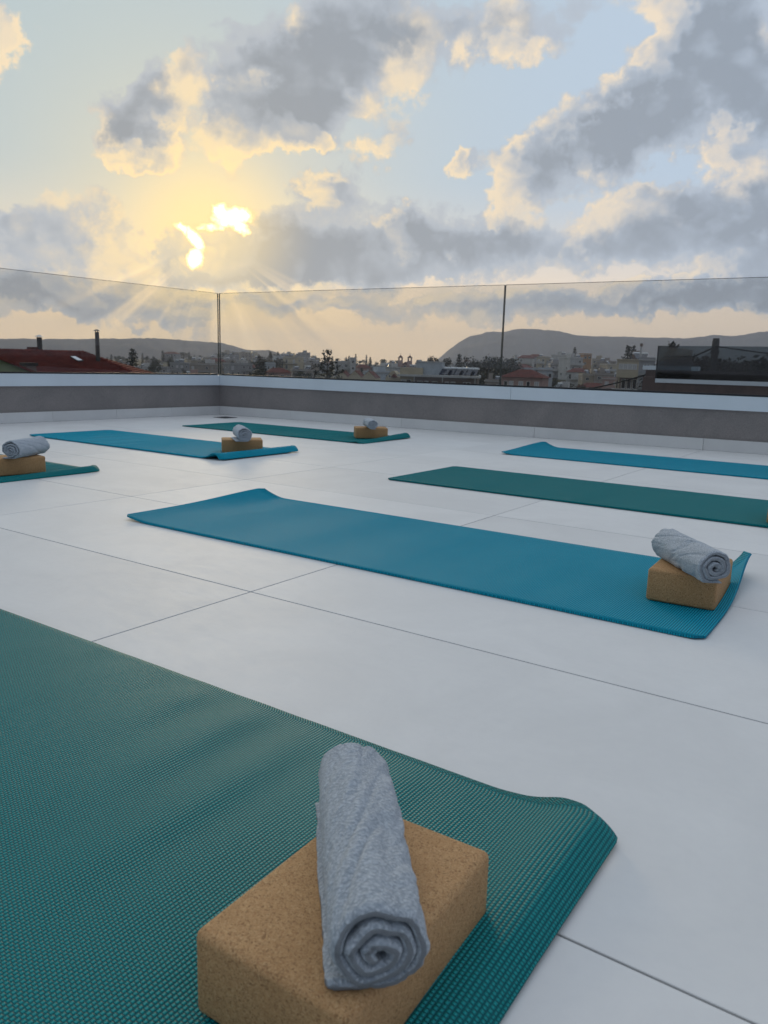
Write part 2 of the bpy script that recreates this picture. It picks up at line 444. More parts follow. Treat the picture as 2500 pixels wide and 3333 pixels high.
def mat_cork():
    m = bpy.data.materials.new('cork'); m.use_nodes = True
    n = NT(m.node_tree); b = m.node_tree.nodes['Principled BSDF']
    oc = n.node('ShaderNodeTexCoord').outputs['Object']
    oc = n.v('ADD', oc, n.v('SCALE', n.noise(oc, 120, 2, .5, col=True), s=.008))
    g1 = n.voro(oc, 640, out=1); g2 = n.voro(oc, 1200, out=1)
    r1, q1, _ = n.sep(g1); r2, q2, _ = n.sep(g2)
    c = n.mix(r1, (.375, .200, .088), (.49, .290, .132))
    c = n.mix(n.m('MULTIPLY', n.step(r2, .55, .9), .55), c, (.58, .385, .20))
    dark = n.step(q1, .90, .93)
    c = n.mix(n.m('MULTIPLY', dark, .6), c, (.18, .09, .038))
    dark2 = n.step(q2, .90, .93)
    c = n.mix(n.m('MULTIPLY', dark2, .65), c, (.17, .085, .035))
    c = n.mix(n.m('MULTIPLY', n.step(n.noise(oc, 22, 4, .6), .45, .72), .28), c, (.33, .175, .070))
    n.put(b.inputs['Base Color'], c)
    b.inputs['Roughness'].default_value = .78
    b.inputs['Specular IOR Level'].default_value = .3
    bn = n.node('ShaderNodeBump'); bn.inputs['Strength'].default_value = .55; bn.inputs['Distance'].default_value = .0009
    n.put(bn.inputs['Height'], n.m('SUBTRACT', n.m('ADD', r1, r2), n.m('MULTIPLY', n.m('ADD', dark, dark2), 1.2)))
    n.put(b.inputs['Normal'], bn.outputs[0])
    return m

def mat_terry():
    m = bpy.data.materials.new('terry_cloth'); m.use_nodes = True
    n = NT(m.node_tree); b = m.node_tree.nodes['Principled BSDF']
    uv = n.node('ShaderNodeUVMap'); uv.uv_map = 'cloth_uv'
    u = n.v('MULTIPLY', uv.outputs[0], (1, 1, 1))
    wob = n.v('ADD', u, n.v('SCALE', n.v('SUBTRACT', n.noise(u, 260, 2, .5, col=True), (.5, .5, .5)), s=.0022))
    x, y, _ = n.sep(wob)
    knit = n.m('MULTIPLY', n.m('SINE', n.m('MULTIPLY', x, 2 * pi / .0042)), n.m('SINE', n.m('MULTIPLY', y, 2 * pi / .0050)))
    loops = n.voro(wob, 430)
    tuft = n.noise(u, 330, 5, .72)
    h = n.m('ADD', n.m('MULTIPLY', knit, .10), n.m('MULTIPLY_ADD', tuft, 1.5, n.m('MULTIPLY', loops, -.7)))
    c = n.mix(n.step(h, .10, .85), (.29, .335, .39), (.56, .61, .665))
    c = n.mix(n.m('MULTIPLY', n.step(n.noise(u, 35, 4, .6), .4, .75), .25), c, (.40, .45, .515))
    n.put(b.inputs['Base Color'], c)
    b.inputs['Roughness'].default_value = .95
    b.inputs['Specular IOR Level'].default_value = .12
    b.inputs['Sheen Weight'].default_value = .35
    b.inputs['Sheen Roughness'].default_value = .6
    bn = n.node('ShaderNodeBump'); bn.inputs['Strength'].default_value = 1.0; bn.inputs['Distance'].default_value = .0021
    n.put(bn.inputs['Height'], h); n.put(b.inputs['Normal'], bn.outputs[0])
    return m

def mat_glass(name, tint, refl=1.0):
    """Architectural pane: tinted straight-through light plus Fresnel reflection."""
    m = bpy.data.materials.new(name); m.use_nodes = True
    n = NT(m.node_tree); n.t.nodes.clear()
    tr = n.node('ShaderNodeBsdfTransparent'); n.put(tr.inputs[0], tint)
    gl = n.node('ShaderNodeBsdfGlossy'); n.put(gl.inputs[0], (refl, refl, refl)); gl.inputs['Roughness'].default_value = .02
    fr = n.node('ShaderNodeFresnel'); fr.inputs[0].default_value = 1.45
    geo = n.node('ShaderNodeNewGeometry')
    fac = n.m('MULTIPLY', fr.outputs[0], n.m('SUBTRACT', 1.0, geo.outputs['Backfacing']))
    ms = n.node('ShaderNodeMixShader'); n.put(ms.inputs[0], fac)
    n.t.links.new(tr.outputs[0], ms.inputs[1]); n.t.links.new(gl.outputs[0], ms.inputs[2])
    o = n.node('ShaderNodeOutputMaterial'); n.t.links.new(ms.outputs[0], o.inputs[0])
    MATS[name] = m
    return m

def mat_render(name, c1, c2):
    m = bpy.data.materials.new(name); m.use_nodes = True
    n = NT(m.node_tree); b = m.node_tree.nodes['Principled BSDF']
    oc = n.node('ShaderNodeTexCoord').outputs['Object']
    big = n.noise(oc, 2.6, 6, .65, .4)
    grain = n.noise(oc, 170, 4, .75)
    c = n.mix(n.step(big, .3, .72), c1, c2)
    c = n.mix(n.m('MULTIPLY', n.step(grain, .38, .66), .5), c, tuple(x * .5 for x in c1))
    n.put(b.inputs['Base Color'], c); b.inputs['Roughness'].default_value = .92
    b.inputs['Specular IOR Level'].default_value = .2
    bn = n.node('ShaderNodeBump'); bn.inputs['Strength'].default_value = .8; bn.inputs['Distance'].default_value = .0016
    n.put(bn.inputs['Height'], n.m('ADD', grain, n.noise(oc, 150, 3, .6))); n.put(b.inputs['Normal'], bn.outputs[0])
    return m

RIB = {'green_foam': .0046, 'blue_foam': .0052, 'teal_foam': .0052}
M_TILE = mat_tile()
M_GREEN = mat_foam('green_foam', (.010, .255, .262), (.002, .080, .098), .0042)
M_TEAL = mat_foam('teal_foam', (.006, .205, .215), (.001, .060, .078), .0052)
M_BLUE = mat_foam('blue_foam', (.004, .330, .455), (.001, .080, .150), .0060)
M_CORK = mat_cork()
M_TERRY = mat_terry()
M_GLASS = mat_glass('clear_balustrade_glass', (.880, .882, .880))
M_DARKGLASS = mat_glass('smoked_glass', (.50, .55, .575), .45)
M_WALL = mat_render('grey_textured_render', (.290, .262, .252), (.225, .208, .204))
M_GROUT = material('grout', (.055, .052, .050), .9, .2, .3, 40)
M_ALU = material('white_coated_aluminium', (.66, .73, .79), .38, .5, .06, 3, bump=.0003, bscale=90)
M_GASKET = material('black_rubber_gasket', (.010, .011, .014), .5, .4, .2, 20)
M_EDGE = material('polished_glass_edge', (.055, .065, .06), .25, .5, .2, 10)
M_STEEL = material('drain_steel', (.10, .10, .11), .4, .5, .3, 60, metal=.6)

# ------------------------------------------------------------------ object helpers
def mesh_obj(name, verts, faces, mat, parent=None, smooth=False, loc=None, rotz=0.0, mats=None, fm=None):
    me = bpy.data.meshes.new(name)
    me.from_pydata(verts, [], faces)
    for mm in (mats or [mat]):
        me.materials.append(mm)
    if fm:
        me.polygons.foreach_set('material_index', fm)
    if smooth:
        me.polygons.foreach_set('use_smooth', [True] * len(me.polygons))
    me.update()
    return link(name, me, parent, loc, rotz)

def link(name, data, parent=None, loc=None, rotz=0.0):
    o = bpy.data.objects.new(name, data)
    COL.objects.link(o)
    if parent is not None:
        o.parent = parent
    if loc is not None:
        o.location = loc
    o.rotation_euler = (0, 0, rotz)
    return o

def tag(o, label=None, cat=None, group=None, kind=None):
    for k, v in (('label', label), ('category', cat), ('group', group), ('kind', kind)):
        if v:
            o[k] = v
    return o

def thing(name, label, cat, loc=(0, 0, 0), rotz=0.0, group=None):
    return tag(link(name, None, None, loc, rotz), label, cat, group)

class MB:
    """Collects boxes, prisms and tubes into one mesh."""
    def __init__(self):
        self.v, self.f, self.i = [], [], []
        self.cur = 0
    def add(self, v, f):
        k = len(self.v)
        self.v += [tuple(x) for x in v]
        self.f += [tuple(a + k for a in g) for g in f]
        self.i += [self.cur] * len(f)
        return self
    def box(self, x0, x1, y0, y1, z0, z1):
        v = [(x, y, z) for z in (z0, z1) for x, y in ((x0, y0), (x1, y0), (x1, y1), (x0, y1))]
        return self.add(v, [(3, 2, 1, 0), (4, 5, 6, 7), (0, 1, 5, 4), (1, 2, 6, 5), (2, 3, 7, 6), (3, 0, 4, 7)])
    def prism(self, poly, z0, z1):
        n = len(poly)
        v = [(x, y, z0) for x, y in poly] + [(x, y, z1) for x, y in poly]
        return self.add(v, [tuple(range(n - 1, -1, -1)), tuple(range(n, 2 * n))] + [(i, (i + 1) % n, n + (i + 1) % n, n + i) for i in range(n)])
    def tube(self, pts, r, k=8, r2=None, caps=True):
        pts = [Vector(p) for p in pts]; n = len(pts); v = []
        for i, p in enumerate(pts):
            t = (pts[min(i + 1, n - 1)] - pts[max(i - 1, 0)]).normalized()
            a = t.cross(Vector((0, 0, 1)) if abs(t.z) < .9 else Vector((1, 0, 0))).normalized(); b = t.cross(a)
            rr = r if r2 is None else r + (r2 - r) * i / (n - 1)
            v += [p + (a * cos(2 * pi * j / k) + b * sin(2 * pi * j / k)) * rr for j in range(k)]
        f = [(i * k + j, i * k + (j + 1) % k, (i + 1) * k + (j + 1) % k, (i + 1) * k + j) for i in range(n - 1) for j in range(k)]
        if caps:
            f += [tuple(range(k - 1, -1, -1)), tuple(range((n - 1) * k, n * k))]
        return self.add(v, f)
    def build(self, name, mat, parent=None, smooth=False, loc=None, rotz=0.0, mats=None):
        return mesh_obj(name, self.v, self.f, mat, parent, smooth, loc, rotz, mats, self.i if mats else None)

def copy_tree(o, parent=None):
    c = o.copy(); COL.objects.link(c)
    c.parent = parent
    for ch in list(o.children):
        copy_tree(ch, c)
    return c

def bevel_box(sx, sy, sz, r, seg=3):
    bm = bmesh.new()
    bmesh.ops.create_cube(bm, size=1.0)
    for v in bm.verts:
        v.co = Vector((v.co.x * sx, v.co.y * sy, (v.co.z + .5) * sz))
    bmesh.ops.bevel(bm, geom=list(bm.edges), offset=r, segments=seg, profile=.5, affect='EDGES')
    return bm

# ------------------------------------------------------------------ terrace floor
CORNER = Vector((-4.3507, 4.0446))
AL, AR = radians(267.608), radians(3.8025)
DL, DR = Vector((cos(AL), sin(AL))), Vector((cos(AR), sin(AR)))
NL, NR = Vector((-DL.y, DL.x)), Vector((DR.y, -DR.x))      # both point into the terrace
X_MAX, Y_MIN = 4.2, -3.6

def clip(poly, p0, n, off=0.0):
    out = []
    for i in range(len(poly)):
        a, b = Vector(poly[i]), Vector(poly[(i + 1) % len(poly)])
        da, db = (a - p0).dot(n) - off, (b - p0).dot(n) - off
        if da >= 0:
            out.append((a.x, a.y))
        if (da >= 0) != (db >= 0):
            q = a + (b - a) * (da / (da - db)); out.append((q.x, q.y))
    return out

slab_poly = clip(clip([(-6, Y_MIN), (X_MAX, Y_MIN), (X_MAX, 7), (-6, 7)], CORNER, NL, -.19), CORNER, NR, -.19)
floor = MB().prism(slab_poly, -.28, -.0035).build('terrace_floor', M_GROUT)
tag(floor, kind='structure')
MB().prism(clip(clip(slab_poly, CORNER, NL, -.12), CORNER, NR, -.12), -9.6, -.281).build('supporting_wall', M_WALL, floor)
SK = .012                                                   # thickness of the skirting tiles
J = .0016                                                   # half a joint
for j in range(-4, 3):
    for i in range(-5, 8):
        x0, x1, y0, y1 = (j - 1) * 1.2 + J, j * 1.2 - J, i * .6 + J, (i + 1) * .6 - J
        x1, x0 = min(x1, X_MAX), max(x0, -6.0)
        y0 = max(y0, Y_MIN)
        if x1 - x0 < .02 or y1 - y0 < .02:
            continue
        poly = clip(clip([(x0, y0), (x1, y0), (x1, y1), (x0, y1)], CORNER, NL, SK + .001), CORNER, NR, SK + .001)
        if len(poly) < 3:
            continue
        cx = sum(q[0] for q in poly) / len(poly); cy = sum(q[1] for q in poly) / len(poly)
        e = .0007                                           # tiny arris along every edge
        ins = [(cx + (q[0] - cx) * (1 - e / max(abs(q[0] - cx), .1)), cy + (q[1] - cy) * (1 - e / max(abs(q[1] - cy), .1))) for q in poly]
        n = len(poly); dz = random.uniform(-.0003, .0002)
        v = [(q[0] - cx, q[1] - cy, -.0034) for q in poly] + [(q[0] - cx, q[1] - cy, -.0006 + dz) for q in poly] + [(q[0] - cx, q[1] - cy, dz) for q in ins]
        f = [tuple(range(2 * n, 3 * n))] + [(k * n + a, k * n + (a + 1) % n, (k + 1) * n + (a + 1) % n, (k + 1) * n + a) for k in (0, 1) for a in range(n)]
        mesh_obj('tile', v, f, M_TILE, floor, loc=(cx, cy, 0))
# square floor drain by the corner
dr = thing('floor_drain', 'small dark square floor drain near the parapet corner', 'drain', (-3.98, 3.76, 0))
m = MB(); m.box(-.075, .075, -.075, -.063, .0006, .0035); m.box(-.075, .075, .063, .075, .0006, .0035); m.box(-.075, -.063, -.063, .063, .0006, .0035); m.box(.063, .075, -.063, .063, .0006, .0035)
m.build('drain_frame', M_STEEL, dr)
for k in range(7):
    MB().box(-.054 + k * .018 - .004, -.054 + k * .018 + .004, -.0625, .0625, .0008, .0028).build('grate_bar', M_STEEL, dr)

# ------------------------------------------------------------------ parapets and glass
def along(D, N, s0, s1, o0, o1):
    """Plan rectangle beside a wall line: s runs along it, o outward (negative) or inward."""
    q = [CORNER + D * s + N * o for s, o in ((s0, o0), (s1, o0), (s1, o1), (s0, o1))]
    poly = [(a.x, a.y) for a in q]
    area = sum(poly[i][0] * poly[(i + 1) % 4][1] - poly[(i + 1) % 4][0] * poly[i][1] for i in range(4))
    return poly if area > 0 else poly[::-1]

H_SK, H_CB, H_CT, H_GT = .0781, .2736, .3673, 1.1211
def parapet(D, N, length, joints, sk_joints, chan_joints, side, first):
    wl = thing('parapet_wall', f'low grey rendered parapet wall on the {side} side of the terrace', 'wall', group='terrace parapet walls')
    MB().prism(along(D, N, 0 if first else -.18, length, 0, -.18), 0.0, H_CB).build('rendered_body', M_WALL, wl)
    a = .001
    for b in sk_joints + [length]:
        t = MB().prism(along(D, N, a + (SK + .001 if a < .01 and not first else 0), b - .001, .0005, SK), 0.0006, H_SK)
        c = CORNER + D * (a + b) / 2
        o = t.build('skirting_tile', M_TILE, wl)
        a = b + .001
    MB().prism(along(D, N, SK, length, .0006, .006), H_SK + .0003, H_SK + .006).build('mortar_bead', M_WALL, wl)
    bl = thing('glass_balustrade', f'frameless clear glass balustrade in a pale aluminium channel on the {side} side', 'balustrade', group='terrace glass balustrades')
    a = .0
    for b in chan_joints + [length]:
        i0 = a + .0012 if a else (0.0 if first else .016)
        MB().prism(along(D, N, i0, b - .0012, .014, -.10), H_CB + .001, H_CT).build('base_channel', M_ALU, bl)
        a = b
    MB().prism(along(D, N, .012, length, -.018, -.052), H_CT + .0004, H_CT + .013).build('gasket', M_GASKET, bl)
    a = -.028 if first else -.022
    for k, b in enumerate(joints + [length]):
        g = MB().prism(along(D, N, a + .006, b - .006, -.0285, -.0415), H_CT + .006, H_GT).build('glass_pane', M_GLASS, bl)
        e = MB().prism(along(D, N, a + .006, b - .006, -.0285, -.0415), H_GT + .0004, H_GT + .0024)
        e.build('top_edge', M_EDGE, g)
        for q0 in (b - .0055, a + .0025):
            MB().prism(along(D, N, q0, q0 + .003, -.0285, -.0415), H_CT + .014, H_GT).build('side_edge', M_EDGE, g)
        a = b
parapet(DL, NL, 7.3, [5.2], [.57, 1.137, 1.709, 2.28, 2.85, 3.42, 4.0, 4.6, 5.2, 5.8, 6.4], [3.2, 6.2], 'western sun', True)
parapet(DR, NR, 8.2, [2.844, 6.4], [.86, 2.01, 3.16, 4.355, 5.55, 6.75], [2.955, 5.95], 'longer mountain', False)

# ------------------------------------------------------------------ yoga mats
def lerp(a, b, t): return a + (b - a) * t
def key(K, e):
    for (e0, v0), (e1, v1) in zip(K, K[1:]):
        if e <= e1:
            t = (e - e0) / (e1 - e0); t = t * t * (3 - 2 * t)
            return v0 + (v1 - v0) * t
    return K[-1][1]
FLAT = [(0, 0), (.3, 0)]
def yoga_mat(label, x0, y0, mat, L=1.735, Wd=.615, rot=0.0, right=(FLAT, FLAT), left=(FLAT, FLAT), sub=6, nt=40, wave=.0006, seed=0, curl=1.0, group='yoga mats laid out in rows on the terrace'):
    """Foam mat: the ends follow slope curves (degrees against distance from the end) given for its near and far edge."""
    pitch = RIB[mat.name]; ns = int(L / pitch) * sub
    ds = L / ns; T = .0048
    S = np.linspace(0, L, ns + 1)
    prof = []
    for t in (0, 1):
        th = np.array([key(right[t], L - s) - key(left[t], s) for s in S]) * pi / 180
        # integrate outward from the flat middle so that the middle lies on the floor
        c = np.cos(th); sn = np.sin(th); mid = ns // 2
        xs = np.concatenate([[0], np.cumsum((c[1:] + c[:-1]) / 2 * ds)]); zs = np.concatenate([[0], np.cumsum((sn[1:] + sn[:-1]) / 2 * ds)])
        xs -= xs[mid] - S[mid]; zs -= zs[mid]
        prof.append((xs, np.maximum(zs, 0)))
    tt = np.linspace(0, 1, nt + 1)
    rr = .018                                               # rounded corners
    X = np.zeros((ns + 1, nt + 1)); Y = np.zeros_like(X); Z = np.zeros_like(X)
    rng = np.random.RandomState(seed); ph = rng.rand(6) * 6.28
    for j, t in enumerate(tt):
        k = (t * t * (3 - 2 * t)) ** curl
        x = lerp(prof[0][0], prof[1][0], k); z = lerp(prof[0][1], prof[1][1], k)
        y = t * Wd
        inset = min(y, Wd - y)
        cut = rr - sqrt(max(rr * rr - (rr - min(inset, rr)) ** 2, 0))
        f = (x - x[0]) / (x[-1] - x[0])
        X[:, j] = x[0] + cut + f * (x[-1] - x[0] - 2 * cut)
        Y[:, j] = y
        Z[:, j] = z
    sag = wave * (np.sin(X * 66 + ph[0] + Y * 2.5 + np.sin(X * 9 + ph[4])) * .55 + np.sin(X * 41 + ph[1] - Y * 3 + 1.5 * np.sin(X * 6 + ph[5])) * .9) * (.55 + .45 * np.sin(Y * 9 + X * 5 + ph[3]))
    Z = Z + sag * np.clip((1 - np.abs(2 * tt - 1)) * 5, .12, 1)[None, :] + wave * 1.5
    # normals in the XZ plane
    dX = np.gradient(X, axis=0); dZ = np.gradient(Z, axis=0); ln = np.hypot(dX, dZ)
    NX, NZ = -dZ / ln, dX / ln
    ribs = (.00025 if mat is M_GREEN else .00065) * (np.abs(np.sin(np.pi * S / pitch)) ** .8)[:, None]
    top = np.stack([X + NX * (T + ribs), Y, Z + NZ * (T + ribs)], -1)
    bot = np.stack([X, Y, Z + .0003], -1)
    st = 6
    sidx = np.arange(0, ns + 1, st) if ns % st == 0 else np.append(np.arange(0, ns, st), ns)
    nT = (ns + 1) * (nt + 1)
    verts = np.concatenate([top.reshape(-1, 3), bot[sidx].reshape(-1, 3)])
    I = np.arange(nT).reshape(ns + 1, nt + 1)
    Bm = nT + np.arange(len(sidx) * (nt + 1)).reshape(len(sidx), nt + 1)
    q = np.stack([I[:-1, :-1], I[1:, :-1], I[1:, 1:], I[:-1, 1:]], -1).reshape(-1, 4)
    qb = np.stack([Bm[:-1, :-1], Bm[:-1, 1:], Bm[1:, 1:], Bm[1:, :-1]], -1).reshape(-1, 4)
    faces = [tuple(r) for r in q.tolist()] + [tuple(r) for r in qb.tolist()]
    for a in range(len(sidx) - 1):                          # long sides
        s0, s1 = sidx[a], sidx[a + 1]
        faces.append(tuple([int(Bm[a, 0]), int(Bm[a + 1, 0])] + [int(I[s, 0]) for s in range(s1, s0 - 1, -1)]))
        faces.append(tuple([int(Bm[a + 1, nt]), int(Bm[a, nt])] + [int(I[s, nt]) for s in range(s0, s1 + 1)]))
    for b in range(nt):                                     # short ends
        faces.append((int(Bm[0, b + 1]), int(Bm[0, b]), int(I[0, b]), int(I[0, b + 1])))
        faces.append((int(Bm[-1, b]), int(Bm[-1, b + 1]), int(I[-1, b + 1]), int(I[-1, b])))
    me = bpy.data.meshes.new('yoga_mat')
    me.from_pydata(verts.tolist(), [], faces)
    me.materials.append(mat)
    uvl = me.uv_layers.new(name='mat_uv')
    UV = np.concatenate([np.stack(np.broadcast_arrays(S[:, None], tt[None, :] * Wd), -1).reshape(-1, 2),
                         np.stack(np.broadcast_arrays(S[sidx][:, None], tt[None, :] * Wd), -1).reshape(-1, 2)])
    li = np.empty(len(me.loops), dtype=np.int32); me.loops.foreach_get('vertex_index', li)
    uvl.data.foreach_set('uv', UV[li].astype(np.float32).ravel())
    sm = np.zeros(len(me.polygons), dtype=bool); sm[:len(q)] = True
    me.polygons.foreach_set('use_smooth', sm)
    me.update()
    return tag(link('yoga_mat', me, None, (x0, y0, 0), rot), label, 'yoga mat', group)

UP = [(0, 34), (.03, 20), (.07, 0), (.3, 0)]
HUMP = [(0, -62), (.022, -40), (.045, 0), (.075, 27), (.13, 10), (.18, 0), (.3, 0)]
HUMP_S = [(0, -52), (.02, -34), (.04, 0), (.07, 20), (.12, 6), (.16, 0), (.3, 0)]
HUMP_T = [(0, -25), (.02, -16), (.04, 0), (.06, 9), (.10, 3), (.14, 0), (.3, 0)]
yoga_mat('green yoga mat nearest the camera, under the largest cork block', -.757, -1.035, M_GREEN, right=(HUMP_T, HUMP_S), sub=8, nt=64, wave=.0019, seed=3)
yoga_mat('blue ribbed yoga mat in full view behind the nearest green one, both ends curling up', -.862, .312, M_BLUE, L=1.757, Wd=.622, curl=2.4,
         right=([(0, 4), (.05, 0), (.3, 0)], [(0, 62), (.03, 52), (.07, 20), (.11, 0), (.3, 0)]),
         left=([(0, 9), (.06, 6), (.12, 0), (.3, 0)], [(0, 22), (.05, 16), (.13, 0), (.3, 0)]), seed=5)
yoga_mat('dark teal yoga mat lying flat between the two blue mats', -.757, 1.635, M_TEAL, wave=.0013, seed=8)
yoga_mat('bright blue yoga mat closest to the long parapet, with its free end curled', -.865, 3.0, M_BLUE,
         left=([(0, 10), (.05, 6), (.10, 0), (.3, 0)], [(0, 28), (.05, 20), (.12, 0), (.3, 0)]), seed=9)
yoga_mat('blue yoga mat in the far row with a rolled hump at its block end', -3.478, 1.565, M_BLUE, L=1.76, right=(HUMP, HUMP), left=([(0, 6), (.08, 0), (.3, 0)], [(0, 2), (.05, 0), (.3, 0)]), sub=4, nt=24, wave=.0013, seed=12)
yoga_mat('green teal yoga mat farthest off, nearest the parapet corner', -3.495, 2.825, M_TEAL, L=1.735, right=(HUMP_T, HUMP), sub=4, nt=24, wave=.0009, seed=14)
yoga_mat('green teal yoga mat cut by the frame, showing only its block end', -3.56, .305, M_TEAL, L=1.75, right=(FLAT, HUMP_S), sub=4, nt=24, wave=.0009, seed=15)

# ------------------------------------------------------------------ cork blocks
def cork_block(label, x, y, rotz, z, dims=(.145, .222, .073)):
    bm = bevel_box(*dims, .0068, 4)
    me = bpy.data.meshes.new('cork_block'); bm.to_mesh(me); bm.free()
    me.materials.append(M_CORK)
    me.polygons.foreach_set('use_smooth', [True] * len(me.polygons))
    me.set_sharp_from_angle(angle=radians(50))
    return tag(link('cork_block', me, None, (x, y, z), radians(rotz)), label, 'yoga block', 'cork yoga blocks on the mats')
ZB = .0072
cork_block('largest cork block, closest to the camera, on the green dotted mat', .847, -.747, 1.8, ZB + .0005)
cork_block('cork block on the near end of the blue ribbed mat in full view', .795, .612, 2.9, ZB)
cork_block('cork block just entering the frame on the flat dark teal mat', .862, 1.80, 1.0, ZB + .001)
cork_block('cork block just entering the frame on the bright blue mat by the parapet', .72, 3.26, 0.0, ZB)
cork_block('cork block on the blue mat of the far row, behind its rolled hump', -1.922, 1.903, -43.0, ZB + .001)
cork_block('smallest looking cork block, on the farthest green teal mat', -1.942, 3.167, -48.0, ZB + .001)
cork_block('cork block cut by the frame, on the green teal mat showing only its end', -1.985, .600, -9.0, ZB + .001)

# ------------------------------------------------------------------ rolled towels
def rolled_towel(label, x, y, rotz, z, L=.24, R=.043, turns=3.7, th=.0085, flap=.03, mirror=1, seed=0, nseg=90, fold=1.0, cone=.006, du=.0016):
    """A strip of terry cloth wound into a roll along local X (visible end at +X); seam and loose flap underneath."""
    rng = random.Random(seed)
    # centre line of the winding, from the core outwards, then the flap running off along the bottom
    a_end = -pi / 2 * 1.0
    r_out = R - th / 2
    pitch = th * 1.13
    pts = []
    a = a_end - turns * 2 * pi
    while a <= a_end + 1e-6:
        r = r_out - pitch * (a_end - a) / (2 * pi)
        if r > .0012:
            core = max(0, 1 - r / r_out)
            wob = 1 + (.10 + .30 * core) * noise.noise(Vector((cos(a) * 1.3, sin(a) * 1.3, seed + r * 40)))
            pts.append((r * cos(a) * wob * (1 + .10 * core), r * sin(a) * wob * (1 - .16 * core) - .004 * core))
        a += du / max(r, .003)
    last = pts[-1]
    m = max(int(flap / du), 1)
    for i in range(1, m + 1):
        s = i * du
        pts.append((last[0] + s, last[1] + .0006 - .004 * (s / flap) ** 2 * 0 ))
    c = np.array(pts)
    c[:, 0] *= mirror
    t = np.gradient(c, axis=0); t /= np.linalg.norm(t, axis=1)[:, None]
    nrm = np.stack([-t[:, 1], t[:, 0]], -1)
    n = len(c)
    arc = np.concatenate([[0], np.cumsum(np.linalg.norm(np.diff(c, axis=0), axis=1))])
    h = np.full(n, th / 2)
    for i in range(6):                                      # rounded cloth edges
        k = sqrt(1 - (1 - (i + .5) / 6.5) ** 2)
        h[i] *= k; h[-1 - i] *= k
    loop = np.concatenate([c + nrm * h[:, None], (c - nrm * h[:, None])[::-1]])
    la = np.concatenate([arc, arc[::-1] + .5])
    frac = np.concatenate([arc, arc[::-1]]) / arc[-1]
    K = len(loop)
    V = np.zeros((nseg + 1, K, 3)); UV = np.zeros((nseg + 1, K, 2))
    xs = np.linspace(0, 1, nseg + 1)
    off = Vector((seed * 3.1, seed * 1.7, 0))
    ctr = np.concatenate([c, c[::-1]])
    for i, f in enumerate(xs):
        end = min(f, 1 - f) * L
        rnd = 1.0 if end > .006 else sqrt(max(1 - ((.006 - end) / .006) ** 2, .16))
        lo = ctr + (loop - ctr) * rnd                       # the cloth thins to a rounded hem
        px = (f - .5) * L
        tele = cone * (1 - frac) * (f - .5) * 2             # core slightly pushed out or in
        V[i, :, 0] = px + tele
        V[i, :, 1:] = lo
        UV[i, :, 0] = px; UV[i, :, 1] = la
    # large soft creases, the sag of the roll and irregular ends
    for i, f in enumerate(xs):
        px = (f - .5) * L
        bulge = 1 + .035 * noise.noise(Vector((px * 16, 0, 4)) + off)
        for k in range(K):
            yy, zz = V[i, k, 1], V[i, k, 2]
            r = sqrt(yy * yy + zz * zz); an = atan2(zz, yy)
            w = min(r / R, 1.0)
            q = Vector((px * 19 + an * 1.5 * mirror, cos(an) * .7, sin(an) * .7)) + off
            cr = noise.noise(q)
            crease = -max(0, .24 - abs(cr)) * .028 + noise.noise(q * 1.6) * .0024
            cr2 = noise.noise(Vector((px * 46 - an * 2.2, cos(an) * 1.1, sin(an) * 1.1)) + off)
            crease -= max(0, .14 - abs(cr2)) * .012
            up = .35 + .65 * max(sin(an), 0)
            rr = r * (1 + (bulge - 1) * w) + fold * crease * w ** 4 * up
            rr += w * w * .0007 * noise.noise(Vector((px * 190, an * 9, r * 160)) + off)
            V[i, k, 1] = rr * cos(an) * 1.05
            z2 = rr * sin(an) * .97
            V[i, k, 2] = z2 if z2 > -R * .86 else -R * .86 - (-R * .86 - z2) * .25
            V[i, k, 0] += .0045 * noise.noise(Vector((an * .8, r * 60, f * 2)) + off) * (f - .5) * 2
    V[:, :, 2] -= V[:, :, 2].min()
    idx = np.arange((nseg + 1) * K).reshape(nseg + 1, K)
    nx = np.roll(idx, -1, axis=1)
    q = np.stack([idx[:-1], idx[1:], nx[1:], nx[:-1]], -1).reshape(-1, 4)
    faces = [tuple(r) for r in q.tolist()]
    for i, flip in ((0, False), (nseg, True)):
        for k in range(n - 1):
            g = (int(idx[i, k]), int(idx[i, k + 1]), int(idx[i, K - 2 - k]), int(idx[i, K - 1 - k]))
            faces.append(g[::-1] if flip else g)
    me = bpy.data.meshes.new('rolled_towel')
    me.from_pydata(V.reshape(-1, 3).tolist(), [], faces)
    me.materials.append(M_TERRY)
    uvl = me.uv_layers.new(name='cloth_uv')
    li = np.empty(len(me.loops), dtype=np.int32); me.loops.foreach_get('vertex_index', li)
    uvl.data.foreach_set('uv', UV.reshape(-1, 2)[li].astype(np.float32).ravel())
    me.polygons.foreach_set('use_smooth', [True] * len(me.polygons))
    bm = bmesh.new(); bm.from_mesh(me); bmesh.ops.recalc_face_normals(bm, faces=bm.faces); bm.to_mesh(me); bm.free()
    return tag(link('rolled_towel', me, None, (x, y, z), radians(rotz)), label, 'towel', 'rolled grey towels on the cork blocks')
ZT = ZB + .0735
rolled_towel('large grey rolled towel closest to the camera, spiral end facing it', .847, -.739, -48.7, ZT + .0005, R=.0395, L=.234, seed=2, mirror=-1, nseg=120, th=.0095, turns=3.35, du=.0012, flap=.034)
rolled_towel('grey rolled towel lying across the cork block of the blue mat in full view', .802, .546, -51.0, ZT, R=.040, L=.235, seed=5, mirror=1, nseg=100, th=.0095, turns=3.35, flap=.016)
rolled_towel('grey rolled towel just entering the frame by the parapet', .735, 3.25, -50, ZT, L=.24, seed=7, nseg=40)
